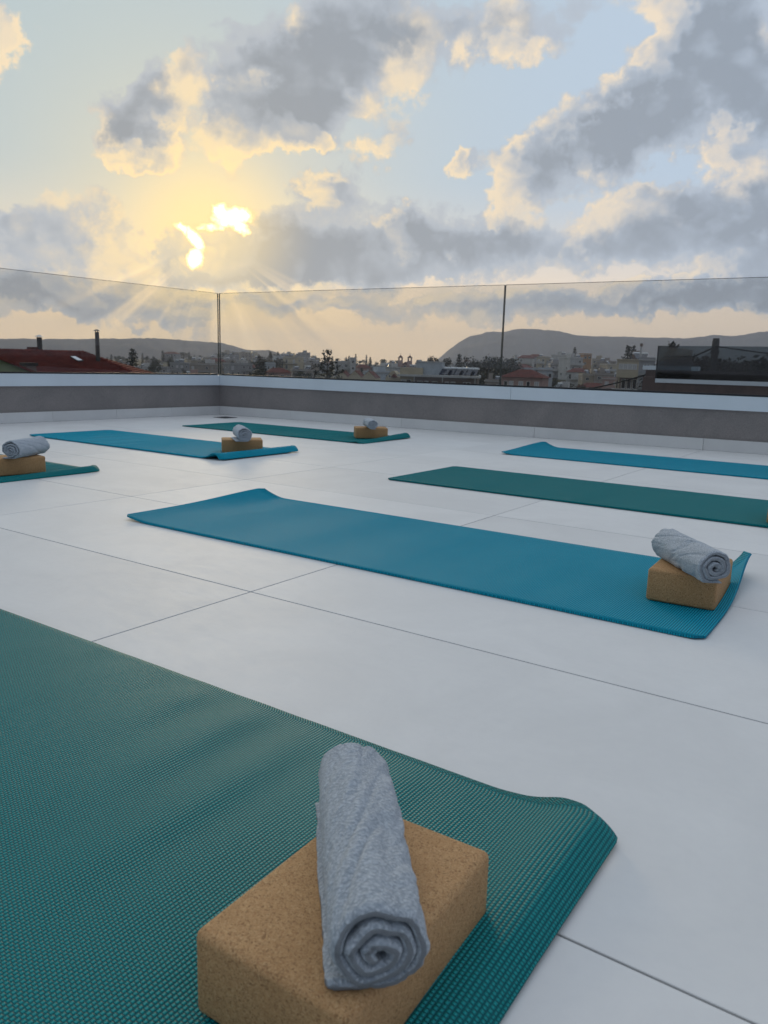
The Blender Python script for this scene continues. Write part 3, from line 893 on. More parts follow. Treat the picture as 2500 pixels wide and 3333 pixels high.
rolled_towel('grey rolled towel with a wide loose flap, on the block behind the rolled hump', -1.865, 1.845, -38, ZT + .001, L=.22, seed=9, mirror=-1, nseg=50, flap=.045)
rolled_towel('smallest looking grey rolled towel, on the farthest block', -1.885, 3.085, -45.3, ZT + .001, L=.22, R=.037, seed=11, mirror=1, nseg=50, flap=.02)
rolled_towel('grey rolled towel on the block cut by the frame', -1.945, .640, -63, ZT + .001, L=.22, seed=13, mirror=-1, nseg=50, flap=.04)

# ------------------------------------------------------------------ land
def smooth(a, b, x):
    t = min(max((x - a) / (b - a), 0), 1)
    return t * t * (3 - 2 * t)
def polar(x, y):
    dx, dy = x - CAM_POS.x, y - CAM_POS.y
    r = dx * cos(HEAD) + dy * sin(HEAD); f = -dx * sin(HEAD) + dy * cos(HEAD)
    return math.degrees(atan2(r, f)), sqrt(dx * dx + dy * dy)
def land(x, y):
    a, D = polar(x, y)
    z = -9.6 + 8.6 * smooth(240, 820, D) + 6.5 * exp(-((a - 14) / 5.5) ** 2) * smooth(270, 470, D)
    z += 3.0 * exp(-((a + 10) / 6) ** 2) * smooth(600, 850, D) - 2.5 * exp(-((a + 19) / 4) ** 2) * smooth(300, 700, D)
    z += noise.noise(Vector((x * .006, y * .006, 0))) * 2.2 * smooth(150, 400, D)
    return z + 6 * smooth(1500, 3500, D) * noise.noise(Vector((x * .0012, y * .0012, 3)))
M_LAND = material('dry_scrub_land', (.040, .046, .028), .95, .1, .5, .06, (.075, .064, .044), detail=8)
M_HILL = material('hill_scrub', (.046, .048, .050), .95, .05, .3, .012, (.085, .080, .080), detail=9)
rad = [14, 22, 34, 50, 75, 110, 150, 190, 230, 270, 310, 350, 400, 450, 500, 560, 620, 690, 770, 860, 960, 1100, 1300, 1600, 2000, 2500, 3100, 3900]
NA = 240
vv = [(CAM_POS.x, CAM_POS.y, -9.6)]
for r in rad:
    for k in range(NA):
        a = 2 * pi * k / NA
        x, y = CAM_POS.x + r * cos(a), CAM_POS.y + r * sin(a)
        vv.append((x, y, land(x, y)))
ff = [(0, 1 + k, 1 + (k + 1) % NA) for k in range(NA)]
for i in range(len(rad) - 1):
    for k in range(NA):
        ff.append((1 + i * NA + k, 1 + (i + 1) * NA + k, 1 + (i + 1) * NA + (k + 1) % NA, 1 + i * NA + (k + 1) % NA))
tag(mesh_obj('ground', vv, ff, M_LAND, smooth=True), kind='structure')

def ridge(name, crest, D0, depth, seed):
    """A hill built as terrain: crest heights against bearing, falling away in front and behind."""
    A = np.linspace(crest[0][0], crest[-1][0], 190)
    H = np.interp(A, [c[0] for c in crest], [c[1] for c in crest])
    rows = 26; v = []; f = []
    for i in range(rows):
        t = i / (rows - 1) * 2 - 1                           # -1 near foot, 0 crest, +1 far foot
        for k, a in enumerate(A):
            wob = noise.noise(Vector((a * .35, seed, 0))) * depth * .25
            D = D0 + wob * (1 - abs(t)) + t * depth
            crest_z = CAM_POS.z + D0 * math.tan(radians(H[k]))
            fall = (1 - abs(t)) ** .85
            z = -6 + (crest_z + 6) * fall
            g = noise.fractal(Vector((a * .9, t * 3.5, seed)), .8, 2.1, 6)
            z += g * (crest_z + 6) * .17 * min(abs(t) * 4, 1) * (1 - abs(t)) ** .5
            z += noise.fractal(Vector((a * 7, t * 20, seed)), .8, 2.1, 4) * 1.6 * (1 - abs(t))
            az_ = HEAD * 0 + radians(a)
            x = CAM_POS.x + D * (sin(az_) * cos(HEAD) - cos(az_) * sin(HEAD))
            y = CAM_POS.y + D * (sin(az_) * sin(HEAD) + cos(az_) * cos(HEAD))
            v.append((x, y, z))
    n = len(A)
    for i in range(rows - 1):
        for k in range(n - 1):
            f.append((i * n + k, i * n + k + 1, (i + 1) * n + k + 1, (i + 1) * n + k))
    o = tag(mesh_obj(name, v, f, M_HILL, smooth=True), kind='structure')
    return o
ridge('hill', [(-48, .3), (-40, .8), (-34, 1.0), (-26.2, 1.04), (-25, 1.10), (-23.8, 1.09), (-22.5, 1.16), (-20.9, 1.18), (-19, 1.27), (-17.8, 1.33), (-15.7, 1.41), (-14.5, 1.37), (-13.2, 1.32), (-12, 1.24), (-11.1, 1.07), (-10.3, .84), (-9.6, .78), (-9.1, .80), (-8.5, .82), (-7.7, .58), (-7.2, .46), (-6.3, .25), (-4.5, -.1)], 2200, 520, 1.5)
ridge('mountain', [(2.6, -.1), (3.2, .2), (3.7, .61), (4.3, 1.17), (5, 1.72), (5.8, 2.24), (6.9, 2.5), (8.2, 2.62), (9.3, 2.74), (10.4, 2.80), (11.6, 2.74), (12.3, 2.64), (13.1, 2.49), (14.1, 2.54), (15, 2.46), (16.9, 2.47), (18.9, 2.42), (20.6, 2.37), (21.2, 2.45), (22.1, 2.6), (23.6, 2.7), (24.5, 2.8), (25.4, 2.93), (28, 3.1), (33, 2.8), (40, 2.2), (48, 1.2), (54, .3)], 3000, 650, 6.5)
for (x, y, z), dist in (((-1219.52, 2684.37, 142.39), 'nearer'), ((-1191.38, 2707.92, 143.54), 'farther')):
    t = tag(MB().tube([(x, y, z - 12), (x, y, z + 8)], .55, 5, .25).build('radio_mast', material('mast_grey', (.2, .2, .2))), f'thin radio mast on the flat mountain top, the one {dist} to its steep end'.replace('farther to', 'farther from'), 'mast', 'radio masts on the mountain')

# the evening haze lying over the town and the hills
HZ = 3960
hz = MB().box(CAM_POS.x - HZ, CAM_POS.x + HZ, CAM_POS.y - HZ, CAM_POS.y + HZ, -25, 185).build('haze', None)
hm = bpy.data.materials.new('haze_air'); hm.use_nodes = True
hn = NT(hm.node_tree); hn.t.nodes.clear()
pv = hn.node('ShaderNodeVolumePrincipled')
pv.inputs['Color'].default_value = (.80, .86, 1.0, 1); pv.inputs['Density'].default_value = HAZE_DENSITY; pv.inputs['Anisotropy'].default_value = .35
ho = hn.node('ShaderNodeOutputMaterial'); hn.t.links.new(pv.outputs[0], ho.inputs['Volume'])
hz.data.materials.clear(); hz.data.materials.append(hm)
tag(hz, kind='stuff')

# ------------------------------------------------------------------ buildings of the town
PAINT = {
    'white': (0.444, 0.437, 0.422), 'cream': (0.444, 0.385, 0.281), 'beige': (0.348, 0.296, 0.229), 'grey': (0.266, 0.266, 0.274), 'pink': (0.370, 0.244, 0.215), 'ochre': (0.370, 0.200, 0.089), 'brown': (0.200, 0.150, 0.130), 'bluewhite': (0.407, 0.444, 0.474), 'green': (0.260, 0.300, 0.160), 'stone': (0.281, 0.244, 0.215)}
def paint(k):
    return material('wall_paint_' + k, PAINT[k], .85, .2, .16, .5, detail=6)
M_WIN = material('dark_window_glass', (.018, .022, .028), .12, .6, .3, .5)
M_FRAME = material('white_window_frame', (.62, .62, .60), .5, .4, .1, 3)
M_SHUT = material('window_shutter', (.42, .42, .42), .6, .3, .15, 4)
M_ROOFT = material('terracotta_roof', (.135, .040, .033), .85, .2, .35, .8, (.090, .032, .028), bump=.05, bscale=6)
M_ROOFD = material('old_red_tiles', (.170, .036, .028), .95, .05, .3, 1.2, (.110, .026, .022), rand=.35)
M_CONC = material('concrete', (.33, .32, .31), .9, .2, .2, .8)
M_PANEL = material('solar_collector', (.02, .028, .05), .15, .6, .2, 1)
M_TANK = material('water_tank_metal', (.62, .64, .66), .3, .5, .1, 1)
M_RAIL = material('dark_railing', (.05, .05, .055), .5, .4, .2, 2)
_wm = {}
def window_mesh(w, h, kind):
    k = (round(w, 2), round(h, 2), kind)
    if k not in _wm:
        f = MB(); t = .09
        f.box(-w / 2, w / 2, -.06, .04, 0, t); f.box(-w / 2, w / 2, -.06, .04, h - t, h)
        f.box(-w / 2, -w / 2 + t, -.06, .04, t, h - t); f.box(w / 2 - t, w / 2, -.06, .04, t, h - t)
        if w > 1.0:
            f.box(-.035, .035, -.05, .03, t, h - t)
        o = f.build('window', M_FRAME); p = MB().box(-w / 2 + t, w / 2 - t, -.02, .01, t, h - t).build('pane', M_WIN if kind != 'shut' else M_SHUT)
        _wm[k] = (o.data, p.data)
        bpy.data.objects.remove(o); bpy.data.objects.remove(p)
    return _wm[k]
def window(root, x, y, z, w=1.2, h=1.3, ang=0.0, kind='glass', name='window'):
    a, b = window_mesh(w, h, kind)
    o = link(name, a, root, (x, y, z), ang); link('pane', b, o)
    return o
def face_terrace(x, y):
    return atan2(CAM_POS.x - x, -(CAM_POS.y - y))
def gable_roof(root, w, d, z, rise, mat, over=.4, hip=0.0, axis='x', name='roof'):
    W2, D2 = w / 2 + over, d / 2 + over; m = MB(); t = .18
    if axis == 'x':
        r = W2 - hip
        P = [(-W2, -D2, z), (W2, -D2, z), (W2, D2, z), (-W2, D2, z), (-r, 0, z + rise), (r, 0, z + rise)]
        F = [(0, 1, 5, 4), (2, 3, 4, 5), (1, 2, 5), (3, 0, 4), (3, 2, 1, 0)]
    else:
        r = D2 - hip
        P = [(-W2, -D2, z), (W2, -D2, z), (W2, D2, z), (-W2, D2, z), (0, -r, z + rise), (0, r, z + rise)]
        F = [(1, 2, 5, 4), (3, 0, 4, 5), (0, 1, 4), (2, 3, 5), (3, 2, 1, 0)]
    return m.add(P, F).build(name, mat, root)
def heater(root, x, y, z, ang=0.0, s=1.0):
    h = link('solar_heater', bpy.data.meshes.new('solar_heater') if False else None, root, (x, y, z), ang)
    return h
def roof_gear(root, x, y, z, ang, s=1.0):
    """Rooftop water heater: tilted collector with a tank along its top."""
    c, sn = cos(ang), sin(ang)
    m = MB(); m.add([(-.95 * s, -.6 * s, .15), (.95 * s, -.6 * s, .15), (.95 * s, .55 * s, 1.25 * s), (-.95 * s, .55 * s, 1.25 * s), (-.95 * s, -.55 * s, .05), (.95 * s, -.55 * s, .05), (.95 * s, .63 * s, 1.15 * s), (-.95 * s, .63 * s, 1.15 * s)],
              [(0, 1, 2, 3), (7, 6, 5, 4), (0, 4, 5, 1), (1, 5, 6, 2), (2, 6, 7, 3), (3, 7, 4, 0)])
    m.box(-.8 * s, -.74 * s, .5 * s, .56 * s, 0, 1.1 * s); m.box(.74 * s, .8 * s, .5 * s, .56 * s, 0, 1.1 * s)
    o = m.build('solar_collector', M_PANEL, root, loc=(x, y, z), rotz=ang)
    MB().tube([(-.85 * s, .75 * s, 1.35 * s), (.85 * s, .75 * s, 1.35 * s)], .26 * s, 8).build('water_tank', M_TANK, o)
    return o

def flat_house(label, cat, x, y, w, d, top, wall, floors=2, yaw=0.0, group=None, name='house', cols=3, balcony=True, gear=1, roofrooms=True, roof=None, seed=0, base=None, kind='glass'):
    """Rendered concrete house: walls, roof slab with upstand, windows, balconies and roof gear."""
    rng = random.Random(seed)
    zb = land(x, y) - .4 if base is None else base
    H = top - zb
    t = thing(name, label, cat, (x, y, zb), face_terrace(x, y) + radians(yaw), group)
    MB().box(-w / 2, w / 2, -d / 2, d / 2, 0, H).build('wall', paint(wall), t)
    fh = 3.0
    n = max(1, min(floors, int(H / 2.6)))
    if roof is None:
        m = MB(); o = .25
        m.box(-w / 2 - o, w / 2 + o, -d / 2 - o, d / 2 + o, H + .002, H + .24)
        m.build('roof_slab', paint('white') if rng.random() < .6 else M_CONC, t)
        m = MB(); z0 = H + .242
        m.box(-w / 2, w / 2, -d / 2, -d / 2 + .15, z0, z0 + .45); m.box(-w / 2, w / 2, d / 2 - .15, d / 2, z0, z0 + .45)
        m.box(-w / 2, -w / 2 + .15, -d / 2 + .151, d / 2 - .151, z0, z0 + .45); m.box(w / 2 - .15, w / 2, -d / 2 + .151, d / 2 - .151, z0, z0 + .45)
        m.build('roof_upstand', paint(wall), t)
        if roofrooms:
            rw = w * rng.uniform(.22, .38); rx = rng.uniform(-.25, .25) * w
            MB().box(rx - rw / 2, rx + rw / 2, -d * .1, d * .3, z0 - .001, z0 + 2.3).build('stair_room', paint(wall if rng.random() < .6 else 'white'), t)
        for g in range(gear):
            roof_gear(t, rng.uniform(-.38, .38) * w, rng.uniform(-.35, -.2) * d, z0, rng.uniform(-.9, .9), rng.uniform(.9, 1.3))
    else:
        gable_roof(t, w, d, H + .002, roof, M_ROOFT, hip=w * .3)
    for f in range(n):
        z = H - (f + 1) * fh + .95
        if z < .2:
            break
        for c in range(cols):
            wx = (c + .5) / cols * w - w / 2
            if rng.random() < .9:
                tall = balcony and rng.random() < .45
                window(t, wx, -d / 2 - .02, z - (.85 if tall else 0), 1.3 if w / cols > 2 else .9, 2.1 if tall else 1.25, 0, 'shut' if rng.random() < .3 else 'glass')
        for sx in (-1, 1):
            for c in range(2):
                if rng.random() < .6:
                    window(t, sx * (w / 2 + .02), (c - .5) * d * .45, z, 1.1, 1.25, sx * pi / 2)
        if balcony and f < n:
            bw = w * rng.choice((.45, .6, .95)); bx = rng.choice((-1, 0, 1)) * (w - bw) / 2
            b = MB().box(bx - bw / 2, bx + bw / 2, -d / 2 - 1.3, -d / 2 - .001, z - 1.06, z - .9).build('balcony', paint('white'), t)
            if rng.random() < .5:
                MB().box(bx - bw / 2, bx + bw / 2, -d / 2 - 1.3, -d / 2 - 1.2, z - .899, z + .05).build('balcony_front', paint(rng.choice((wall, 'white'))), b)
            else:
                m = MB(); m.box(bx - bw / 2, bx + bw / 2, -d / 2 - 1.3, -d / 2 - 1.25, z, z + .06)
                for k in range(int(bw / .5) + 1):
                    m.box(bx - bw / 2 + k * .5, bx - bw / 2 + k * .5 + .05, -d / 2 - 1.3, -d / 2 - 1.26, z - .9, z)
                o = m.build('railing', M_RAIL, b); o['kind'] = 'stuff'
    return t

# --- red tiled house close by, seen over the parapet
RA, RB = Vector((-51.12, 25.00, 0.75)), Vector((-47.02, 31.93, 0.79))
RC, RD = Vector((-41.69, 34.03, -1.15)), Vector((-46.70, 22.64, -1.14))
RE = Vector((-46.89, 39.50, -0.98))
t = thing('tiled_house', 'house with a dark red tiled hip roof and two metal flues behind the glass', 'house', (RB.x, RB.y, -9.6))
O = Vector((RB.x, RB.y, -9.6))
def tiled_plane(P0, P1, Q0, Q1, rows, wave, parent, origin):
    ax = (P1 - P0).normalized(); nrm = (P1 - P0).cross(Q0 - P0).normalized()
    if nrm.z < 0:
        nrm = -nrm
    L0, L1 = [], []
    us = [(P0).dot(ax), P1.dot(ax), Q0.dot(ax), Q1.dot(ax)]
    cols = np.arange(min(us), max(us) + wave / 4, wave / 4)
    v, f = [], []
    for r in range(rows):
        for e, tt in ((0, r / rows), (1, (r + 1.12) / rows)):
            a, b = P0.lerp(Q0, tt), P1.lerp(Q1, tt)
            ua, ub = a.dot(ax), b.dot(ax)
            for u in cols:
                k = min(max((u - ua) / (ub - ua), 0), 1)
                p = a.lerp(b, k)
                hgt = .020 * abs(sin(pi * (ua + k * (ub - ua)) / wave)) + (.0 if e == 0 else .05)
                v.append(p + nrm * hgt - origin)
    n = len(cols)
    for r in range(rows):
        for k in range(n - 1):
            i = r * 2 * n + k
            f.append((i, i + 1, i + n + 1, i + n))
            if r < rows - 1:
                f.append((i + n, i + n + 1, i + 2 * n + 1, i + 2 * n))
    return mesh_obj('roof_tiles', v, f, M_ROOFD, parent)
rt = tiled_plane(RA, RB, RD, RC, 24, .26, t, O); rt['kind'] = 'stuff'
rt2 = tiled_plane(RB, RB + (RB - RA).normalized() * .05, RC, RE, 20, .26, t, O); rt2['kind'] = 'stuff'
wallpoly = [RD, RC, RE, RA + (RE - RC)]
m = MB(); cen = sum(wallpoly, Vector()) / 4
ins = [cen + (q - cen) * .95 for q in wallpoly]
m.add([(q.x - O.x, q.y - O.y, 0) for q in ins] + [(q.x - O.x, q.y - O.y, min(RC.z, RD.z, RE.z) + 9.5) for q in ins], [(0, 1, 5, 4), (1, 2, 6, 5), (2, 3, 7, 6), (3, 0, 4, 7), (4, 5, 6, 7)])
m.build('wall', paint('cream'), t)
def ridge_tiles(a, b, n, parent):
    dv = (b - a) / n
    for k in range(n):
        p = a + dv * k
        m = MB(); m.tube([p - O - Vector((0, 0, .02)), p + dv * 1.1 - O + Vector((0, 0, .015))], .11, 7, .135)
        m.build('ridge_tile', M_ROOFD, parent)
ridge_tiles(RA + (RB - RA) * .30, RB, 22, t)
ridge_tiles(RB, RB.lerp(RC, .62), 16, t)
bx, by, bz = (-49.14, 29.59, 0.78)
MB().box(-.40, .40, -.30, .30, -.8, .27).build('chimney_stack', material('dark_red_brick', (.11, .03, .025), .9, .2, .3, 6), t, loc=(bx - O.x, by - O.y, bz - O.z))
px_, py_, pz_ = (-48.79, 29.78, 0.79)
M_SOOT = material('sooty_metal', (.028, .025, .025), .6, .4, .3, 5)
ch = MB().tube([(0, 0, -.6), (0, 0, .92)], .17, 10).build('chimney_pipe', M_SOOT, t, loc=(px_ - O.x, py_ - O.y, pz_ - O.z))
MB().tube([(0, 0, .96), (0, 0, 1.08)], .34, 10, .05).build('cowl', M_TANK, ch)
fx, fy, fz = (-45.73, 32.14, 0.23)
fl = MB().tube([(0, 0, -1.2), (0, 0, 1.05)], .155, 10, .14).build('flue_pipe', M_SOOT, t, loc=(fx - O.x, fy - O.y, fz - O.z))
MB().tube([(0, 0, 1.05), (0, 0, 1.95)], .145, 10, .135).build('flue_upper', M_STEEL, fl)
MB().tube([(0, 0, 2.02), (0, 0, 2.12)], .27, 10, .06).build('cowl', M_STEEL, fl)
for k in range(3):
    MB().box(-.02 + .1 * cos(k * 2.1), .02 + .1 * cos(k * 2.1), -.02 + .1 * sin(k * 2.1), .02 + .1 * sin(k * 2.1), 1.9, 2.03).build('cowl_strut', M_STEEL, fl)
s0, s1, s2, s3 = [Vector(q) for q in ((-46.85, 30.75, 0.37), (-46.73, 31.06, 0.40), (-46.03, 31.21, 0.11), (-46.16, 30.88, 0.08))]
nn = (s1 - s0).cross(s3 - s0).normalized(); nn = nn if nn.z > 0 else -nn
m = MB(); m.add([q + nn * .03 - O for q in (s0, s1, s2, s3)] + [q + nn * .16 - O for q in (s0, s1, s2, s3)], [(3, 2, 1, 0), (4, 5, 6, 7), (0, 1, 5, 4), (1, 2, 6, 5), (2, 3, 7, 6), (3, 0, 4, 7)])
sk = m.build('skylight', M_STEEL, t)
cc = (s0 + s1 + s2 + s3) / 4
MB().add([cc + (q - cc) * .86 + nn * .165 - O for q in (s0, s1, s2, s3)], [(0, 1, 2, 3), (3, 2, 1, 0)][:1]).build('skylight_pane', material('painted_reflection_pane', (.80, .82, .85), .08, .8, .05, 1), sk)  # sky reflection put into the pale base colour of the pane
# green gabled house in front of it
gx, gy, gz = (-39.32, 20.60, 0.50)
g = thing('gabled_house', 'green walled gabled house end in front of the red tiled roof', 'house', (gx, gy, -9.6), face_terrace(gx, gy) + radians(4))
gm = MB(); hw = 3.15; hh = gz + 9.6
gm.add([(-hw, -3, 0), (hw, -3, 0), (hw, -3, hh - 1.35), (0, -3, hh), (-hw, -3, hh - 1.35), (-hw, 3, 0), (hw, 3, 0), (hw, 3, hh - 1.35), (0, 3, hh), (-hw, 3, hh - 1.35)],
       [(0, 1, 2, 3, 4), (9, 8, 7, 6, 5), (1, 6, 7, 2), (0, 4, 9, 5)])
gm.build('wall', paint('green'), g)
m = MB(); k = 1.35 / hw
for sx in (-1, 1):
    m.add([(0, -3.2, hh + .14), (sx * (hw + .3), -3.2, hh + .14 - (hw + .3) * k), (sx * (hw + .3), 3, hh + .14 - (hw + .3) * k), (0, 3, hh + .14),
           (0, -3.2, hh + .02), (sx * (hw + .3), -3.2, hh + .02 - (hw + .3) * k), (sx * (hw + .3), 3, hh + .02 - (hw + .3) * k), (0, 3, hh + .02)],
          [(0, 1, 2, 3), (7, 6, 5, 4), (0, 4, 5, 1), (1, 5, 6, 2), (2, 6, 7, 3)])
m.build('roof', M_ROOFD, g)
x, y, z = (-41.64, 24.61, -0.02)
c = tag(MB().box(-.28, .28, -.28, .28, -9.6 - z, -.08).build('chimney', paint('brown'), None, loc=(x, y, z)), 'square masonry chimney with a dark cap before the red tiled roof', 'chimney')
MB().box(-.36, .36, -.36, .36, -.079, .10).build('chimney_cap', M_SOOT, c)

# --- neighbouring house with smoked glass round its terrace
nA, nB = Vector((-4.09, 17.67, 0.39)), Vector((-0.16, 17.64, 0.40))
nb = thing('neighbour_house', 'neighbouring brown rendered house with a smoked glass terrace balustrade', 'house', (nA.x, nA.y, -9.6))
M_NB = mat_render('brown_render', (.165, .125, .118), (.125, .098, .095))
e1 = Vector((nB.x - nA.x, nB.y - nA.y)).normalized(); e2 = Vector((-e1.y, e1.x))
if e2.dot(Vector((nA.x - CAM_POS.x, nA.y - CAM_POS.y))) < 0:
    e2 = -e2
LN = 9.5
def nbp(s0, s1, t0, t1):
    q = [e1 * s + e2 * w for s, w in ((s0, t0), (s1, t0), (s1, t1), (s0, t1))]
    return [(a.x, a.y) for a in q]
def nbox(name, mat, s0, s1, t0, t1, z0, z1, parent=nb):
    return MB().prism(nbp(s0, s1, t0, t1), z0 + 9.6, z1 + 9.6).build(name, mat, parent)
nbox('front_wall', M_NB, -.02, LN, .02, .22, -9.6, .273)
nbox('end_wall', M_NB, -.30, -.021, .02, 1.2, -9.6, .40)
nbox('terrace_slab', M_CONC, -.02, LN, .221, 4.6, -.9, -.6)
nbox('ledge', M_NB, -.32, LN, -.75, .019, -9.6, -.02)
ch_ = nbox('base_channel', M_ALU, .0, LN, 0.0, .14, .274, .366)
gp = nbox('glass_pane', M_DARKGLASS, -.012, LN, .05, .066, .367, 1.125)
nbox('glass_pane', M_DARKGLASS, -.012, .004, .068, 3.2, .367, 1.125)
nbox('edge_trim', M_GASKET, -.02, .012, .045, .0495, .367, 1.127)
nbox('rear_wall', M_NB, -1.62, LN, 4.605, 4.8, -9.6, .58)
nbox('rear_channel', M_ALU, -1.70, -.15, 4.55, 4.85, .581, .70)

# --- utility pole and its cables
x, y, z = (-5.88, 32.05, 1.90)
p = thing('utility_pole', 'dark concrete utility pole standing behind the smoked glass', 'pole', (x, y, -9.6))
MB().tube([(0, 0, 0), (0, 0, z + 9.45), (0, 0, z + 9.6)], .16, 12, .115).build('shaft', material('weathered_concrete', (.075, .072, .070), .9, .2, .3, 2), p)
MB().box(-.16, .16, -.05, .05, z + 9.0, z + 9.12).build('bracket', M_RAIL, p)
MB().tube([(-.2, 0, z + 8.86), (-.34, 0, z + 8.9)], .05, 8).build('insulator', M_RAIL, p)
def cable(label, a, b, sag, r):
    a, b = Vector(a), Vector(b); pts = []
    for k in range(33):
        f = k / 32; q = a.lerp(b, f); q.z -= sag * 4 * f * (1 - f); pts.append(q)
    return tag(MB().tube(pts, r, 6).build('power_cable', M_GASKET), label, 'cable', 'overhead cables on the utility pole')
cable('thick black overhead cable sagging from the pole across the cream house', (-5.89, 31.94, 1.55), (-14.37, 35.64, -0.63), .42, .032)
cable('thinner black cable hanging just beneath the thick one', (-5.90, 32.04, 1.44), (-14.46, 36.69, -0.79), .75, .012)
cable('black overhead cable running from the pole away over the smoked glass', (-5.74, 31.97, 1.58), (-1.03, 28.71, 1.08), .06, .028)

# --- single buildings one can pick out
x, y, z = (-58.71, 189.61, 3.27); w = 5.5
cm = thing('modern_house', 'cream three storey house with a wide white window above open pillars', 'house', (x, y, -9.6), face_terrace(x, y))
H = z + 9.6
MB().box(-w / 2, w / 2, 0, 7, H - 4.2, H).build('upper_wall', paint('cream'), cm)
MB().box(-w / 2 - .15, w / 2 + .15, -.3, 7.2, H + .002, H + .22).build('roof_slab', paint('cream'), cm)
MB().box(-w / 2 + .4, w / 2, 1.4, 7, H - 6.9, H - 4.201).build('recessed_wall', paint('brown'), cm)
MB().box(-w / 2, w / 2, 0, 7, 0, H - 7.1).build('lower_wall', paint('beige'), cm)
MB().box(-w / 2 - .8, w / 2 + .3, -1.0, 1.4, H - 7.099, H - 6.9).build('balcony', paint('white'), cm)
for xx in (-w / 2 + .1, -w / 2 + .7, w / 2 - .3):
    MB().box(xx - .1, xx + .1, .05, .25, H - 6.899, H - 4.201).build('pillar', paint('cream'), cm)
for k in range(4):
    window(cm, -1.75 + k * 1.05, -.03, H - 2.25, 1.05, 1.35, 0, 'shut')
for k in range(3):
    window(cm, -.9 + k * 1.3, 1.36, H - 6.85, 1.0, 2.3)
window(cm, -.9, -.03, H - 9.2, .9, 1.6); window(cm, 1.2, -.03, H - 9.2, 1.1, 1.2)
roof_gear(cm, 2.1, 1.2, H + .22, .7, 1.1)
MB().box(.7, 2.3, 3, 4.6, H + .221, H + 2.3).build('stair_room', paint('brown'), cm)
x, y, z = (-51.36, 179.30, 3.06)
flat_house('grey two storey house beside the cream house, half hidden by the neighbouring terrace', 'house', x, y, 3.4, 6, z, 'grey', 3, 0, base=-9.6, cols=1, gear=1, roofrooms=False, seed=4)
x, y, z = (-52.25, 176.95, 5.43)
wc = tag(MB().box(-.17, .17, -.17, .17, -12.5, 1.1).build('tall_chimney', paint('white'), loc=(x, y, z - .4)), 'slim white chimney with a brown pot beside the cream house', 'chimney')
MB().box(-.24, .24, -.24, .24, 1.101, 1.75).build('chimney_pot', paint('brown'), wc)

x, y, z = (-82.37, 180.50, -1.60)
pr = thing('pink_house', 'pink house under a red tiled roof, beside the joint of the glass panes', 'house', (x, y, -9.6), face_terrace(x, y) + radians(-14))
H = z + 9.6
MB().box(-5.2, 5.2, 0, 7, 0, H).build('wall', paint('pink'), pr)
gable_roof(pr, 10.6, 7.6, H + .002, 2.0, M_ROOFT, hip=4.2).location = (0, 3.5, 0)
for k, (xx, kd) in enumerate(((-4.1, 'glass'), (-2.7, 'shut'), (-.2, 'shut'), (1.7, 'glass'), (3.8, 'shut'))):
    window(pr, xx, -.03, H - 2.3 - (.6 if kd == 'shut' else 0), .95 if kd == 'glass' else 1.2, 1.3 if kd == 'glass' else 1.95, 0, kd)
MB().box(-5.2, 5.2, -2.0, -.01, 0, H - 3.1).build('porch', paint('bluewhite'), pr)
MB().box(2.0, 6.2, -.8, -.011, H - 3.099, H - 2.2).build('terrace_rail', paint('white'), pr)

x, y, z = (-83.12, 196.57, 0.29)
flat_house('small blue white flat roofed box house with three little windows', 'house', x, y, 3.9, 4, z, 'bluewhite', 1, 0, base=land(x, y) - 1, cols=3, balcony=False, gear=0, roofrooms=False, seed=21)
x, y, z = (-87.44, 197.96, 0.11)
flat_house('low grey flat roofed house joined to the small blue white box house', 'house', x, y, 4.4, 4, z, 'bluewhite', 1, 0, base=land(x, y) - 1, cols=2, balcony=False, gear=0, roofrooms=False, seed=22)

x, y, z = (-80.32, 136.48, -1.66)
vl = thing('villa', 'long brown walled villa with a white flat roof, white roof room and solar tanks', 'villa', (x, y, -9.6), face_terrace(x, y) + radians(-6))
H = z + 9.6
MB().box(-5.2, 7.6, 0, 9, 0, H).build('wall', paint('brown'), vl)
MB().box(-8.2, -5.201, .3, 9, 0, H).build('side_wall', paint('cream'), vl)
MB().box(-8.4, 7.9, -1.1, 9.2, H + .002, H + .42).build('roof_slab', paint('white'), vl)
MB().box(-8.3, -3.6, 1.0, 8.6, H + .421, H + 1.75).build('cream_parapet', paint('cream'), vl)
MB().box(-5.0, .2, 2.2, 8, H + .421, H + 2.95).build('roof_room', paint('bluewhite'), vl)
MB().box(-5.15, .35, 2.05, 8.15, H + 2.951, H + 3.15).build('roof_room_slab', paint('white'), vl)
for k in range(6):
    roof_gear(vl, .9 + k * 1.15, 1.6 + .3 * (k % 2), H + .42, -.45, 1.05)
for xx, ww, kd in ((-3.9, 1.2, 'glass'), (-2.6, .8, 'shut'), (-.9, 1.1, 'glass'), (1.6, .9, 'shut'), (2.8, 1.0, 'shut'), (5.6, 1.5, 'glass')):
    window(vl, xx, -.03, H - 2.2 - (.5 if kd == 'shut' else 0), ww, 1.35 if kd == 'glass' else 1.9, 0, kd)
for xx in (-7.4, -6.3):
    window(vl, xx, .27, H - 2.5, 1.0, 1.9, 0, 'shut' if xx < -7 else 'glass')
for xx in (-5.0, .75, 7.3):
    MB().box(xx - .09, xx + .09, -.95, -.77, 0, H).build('pillar', paint('white'), vl)

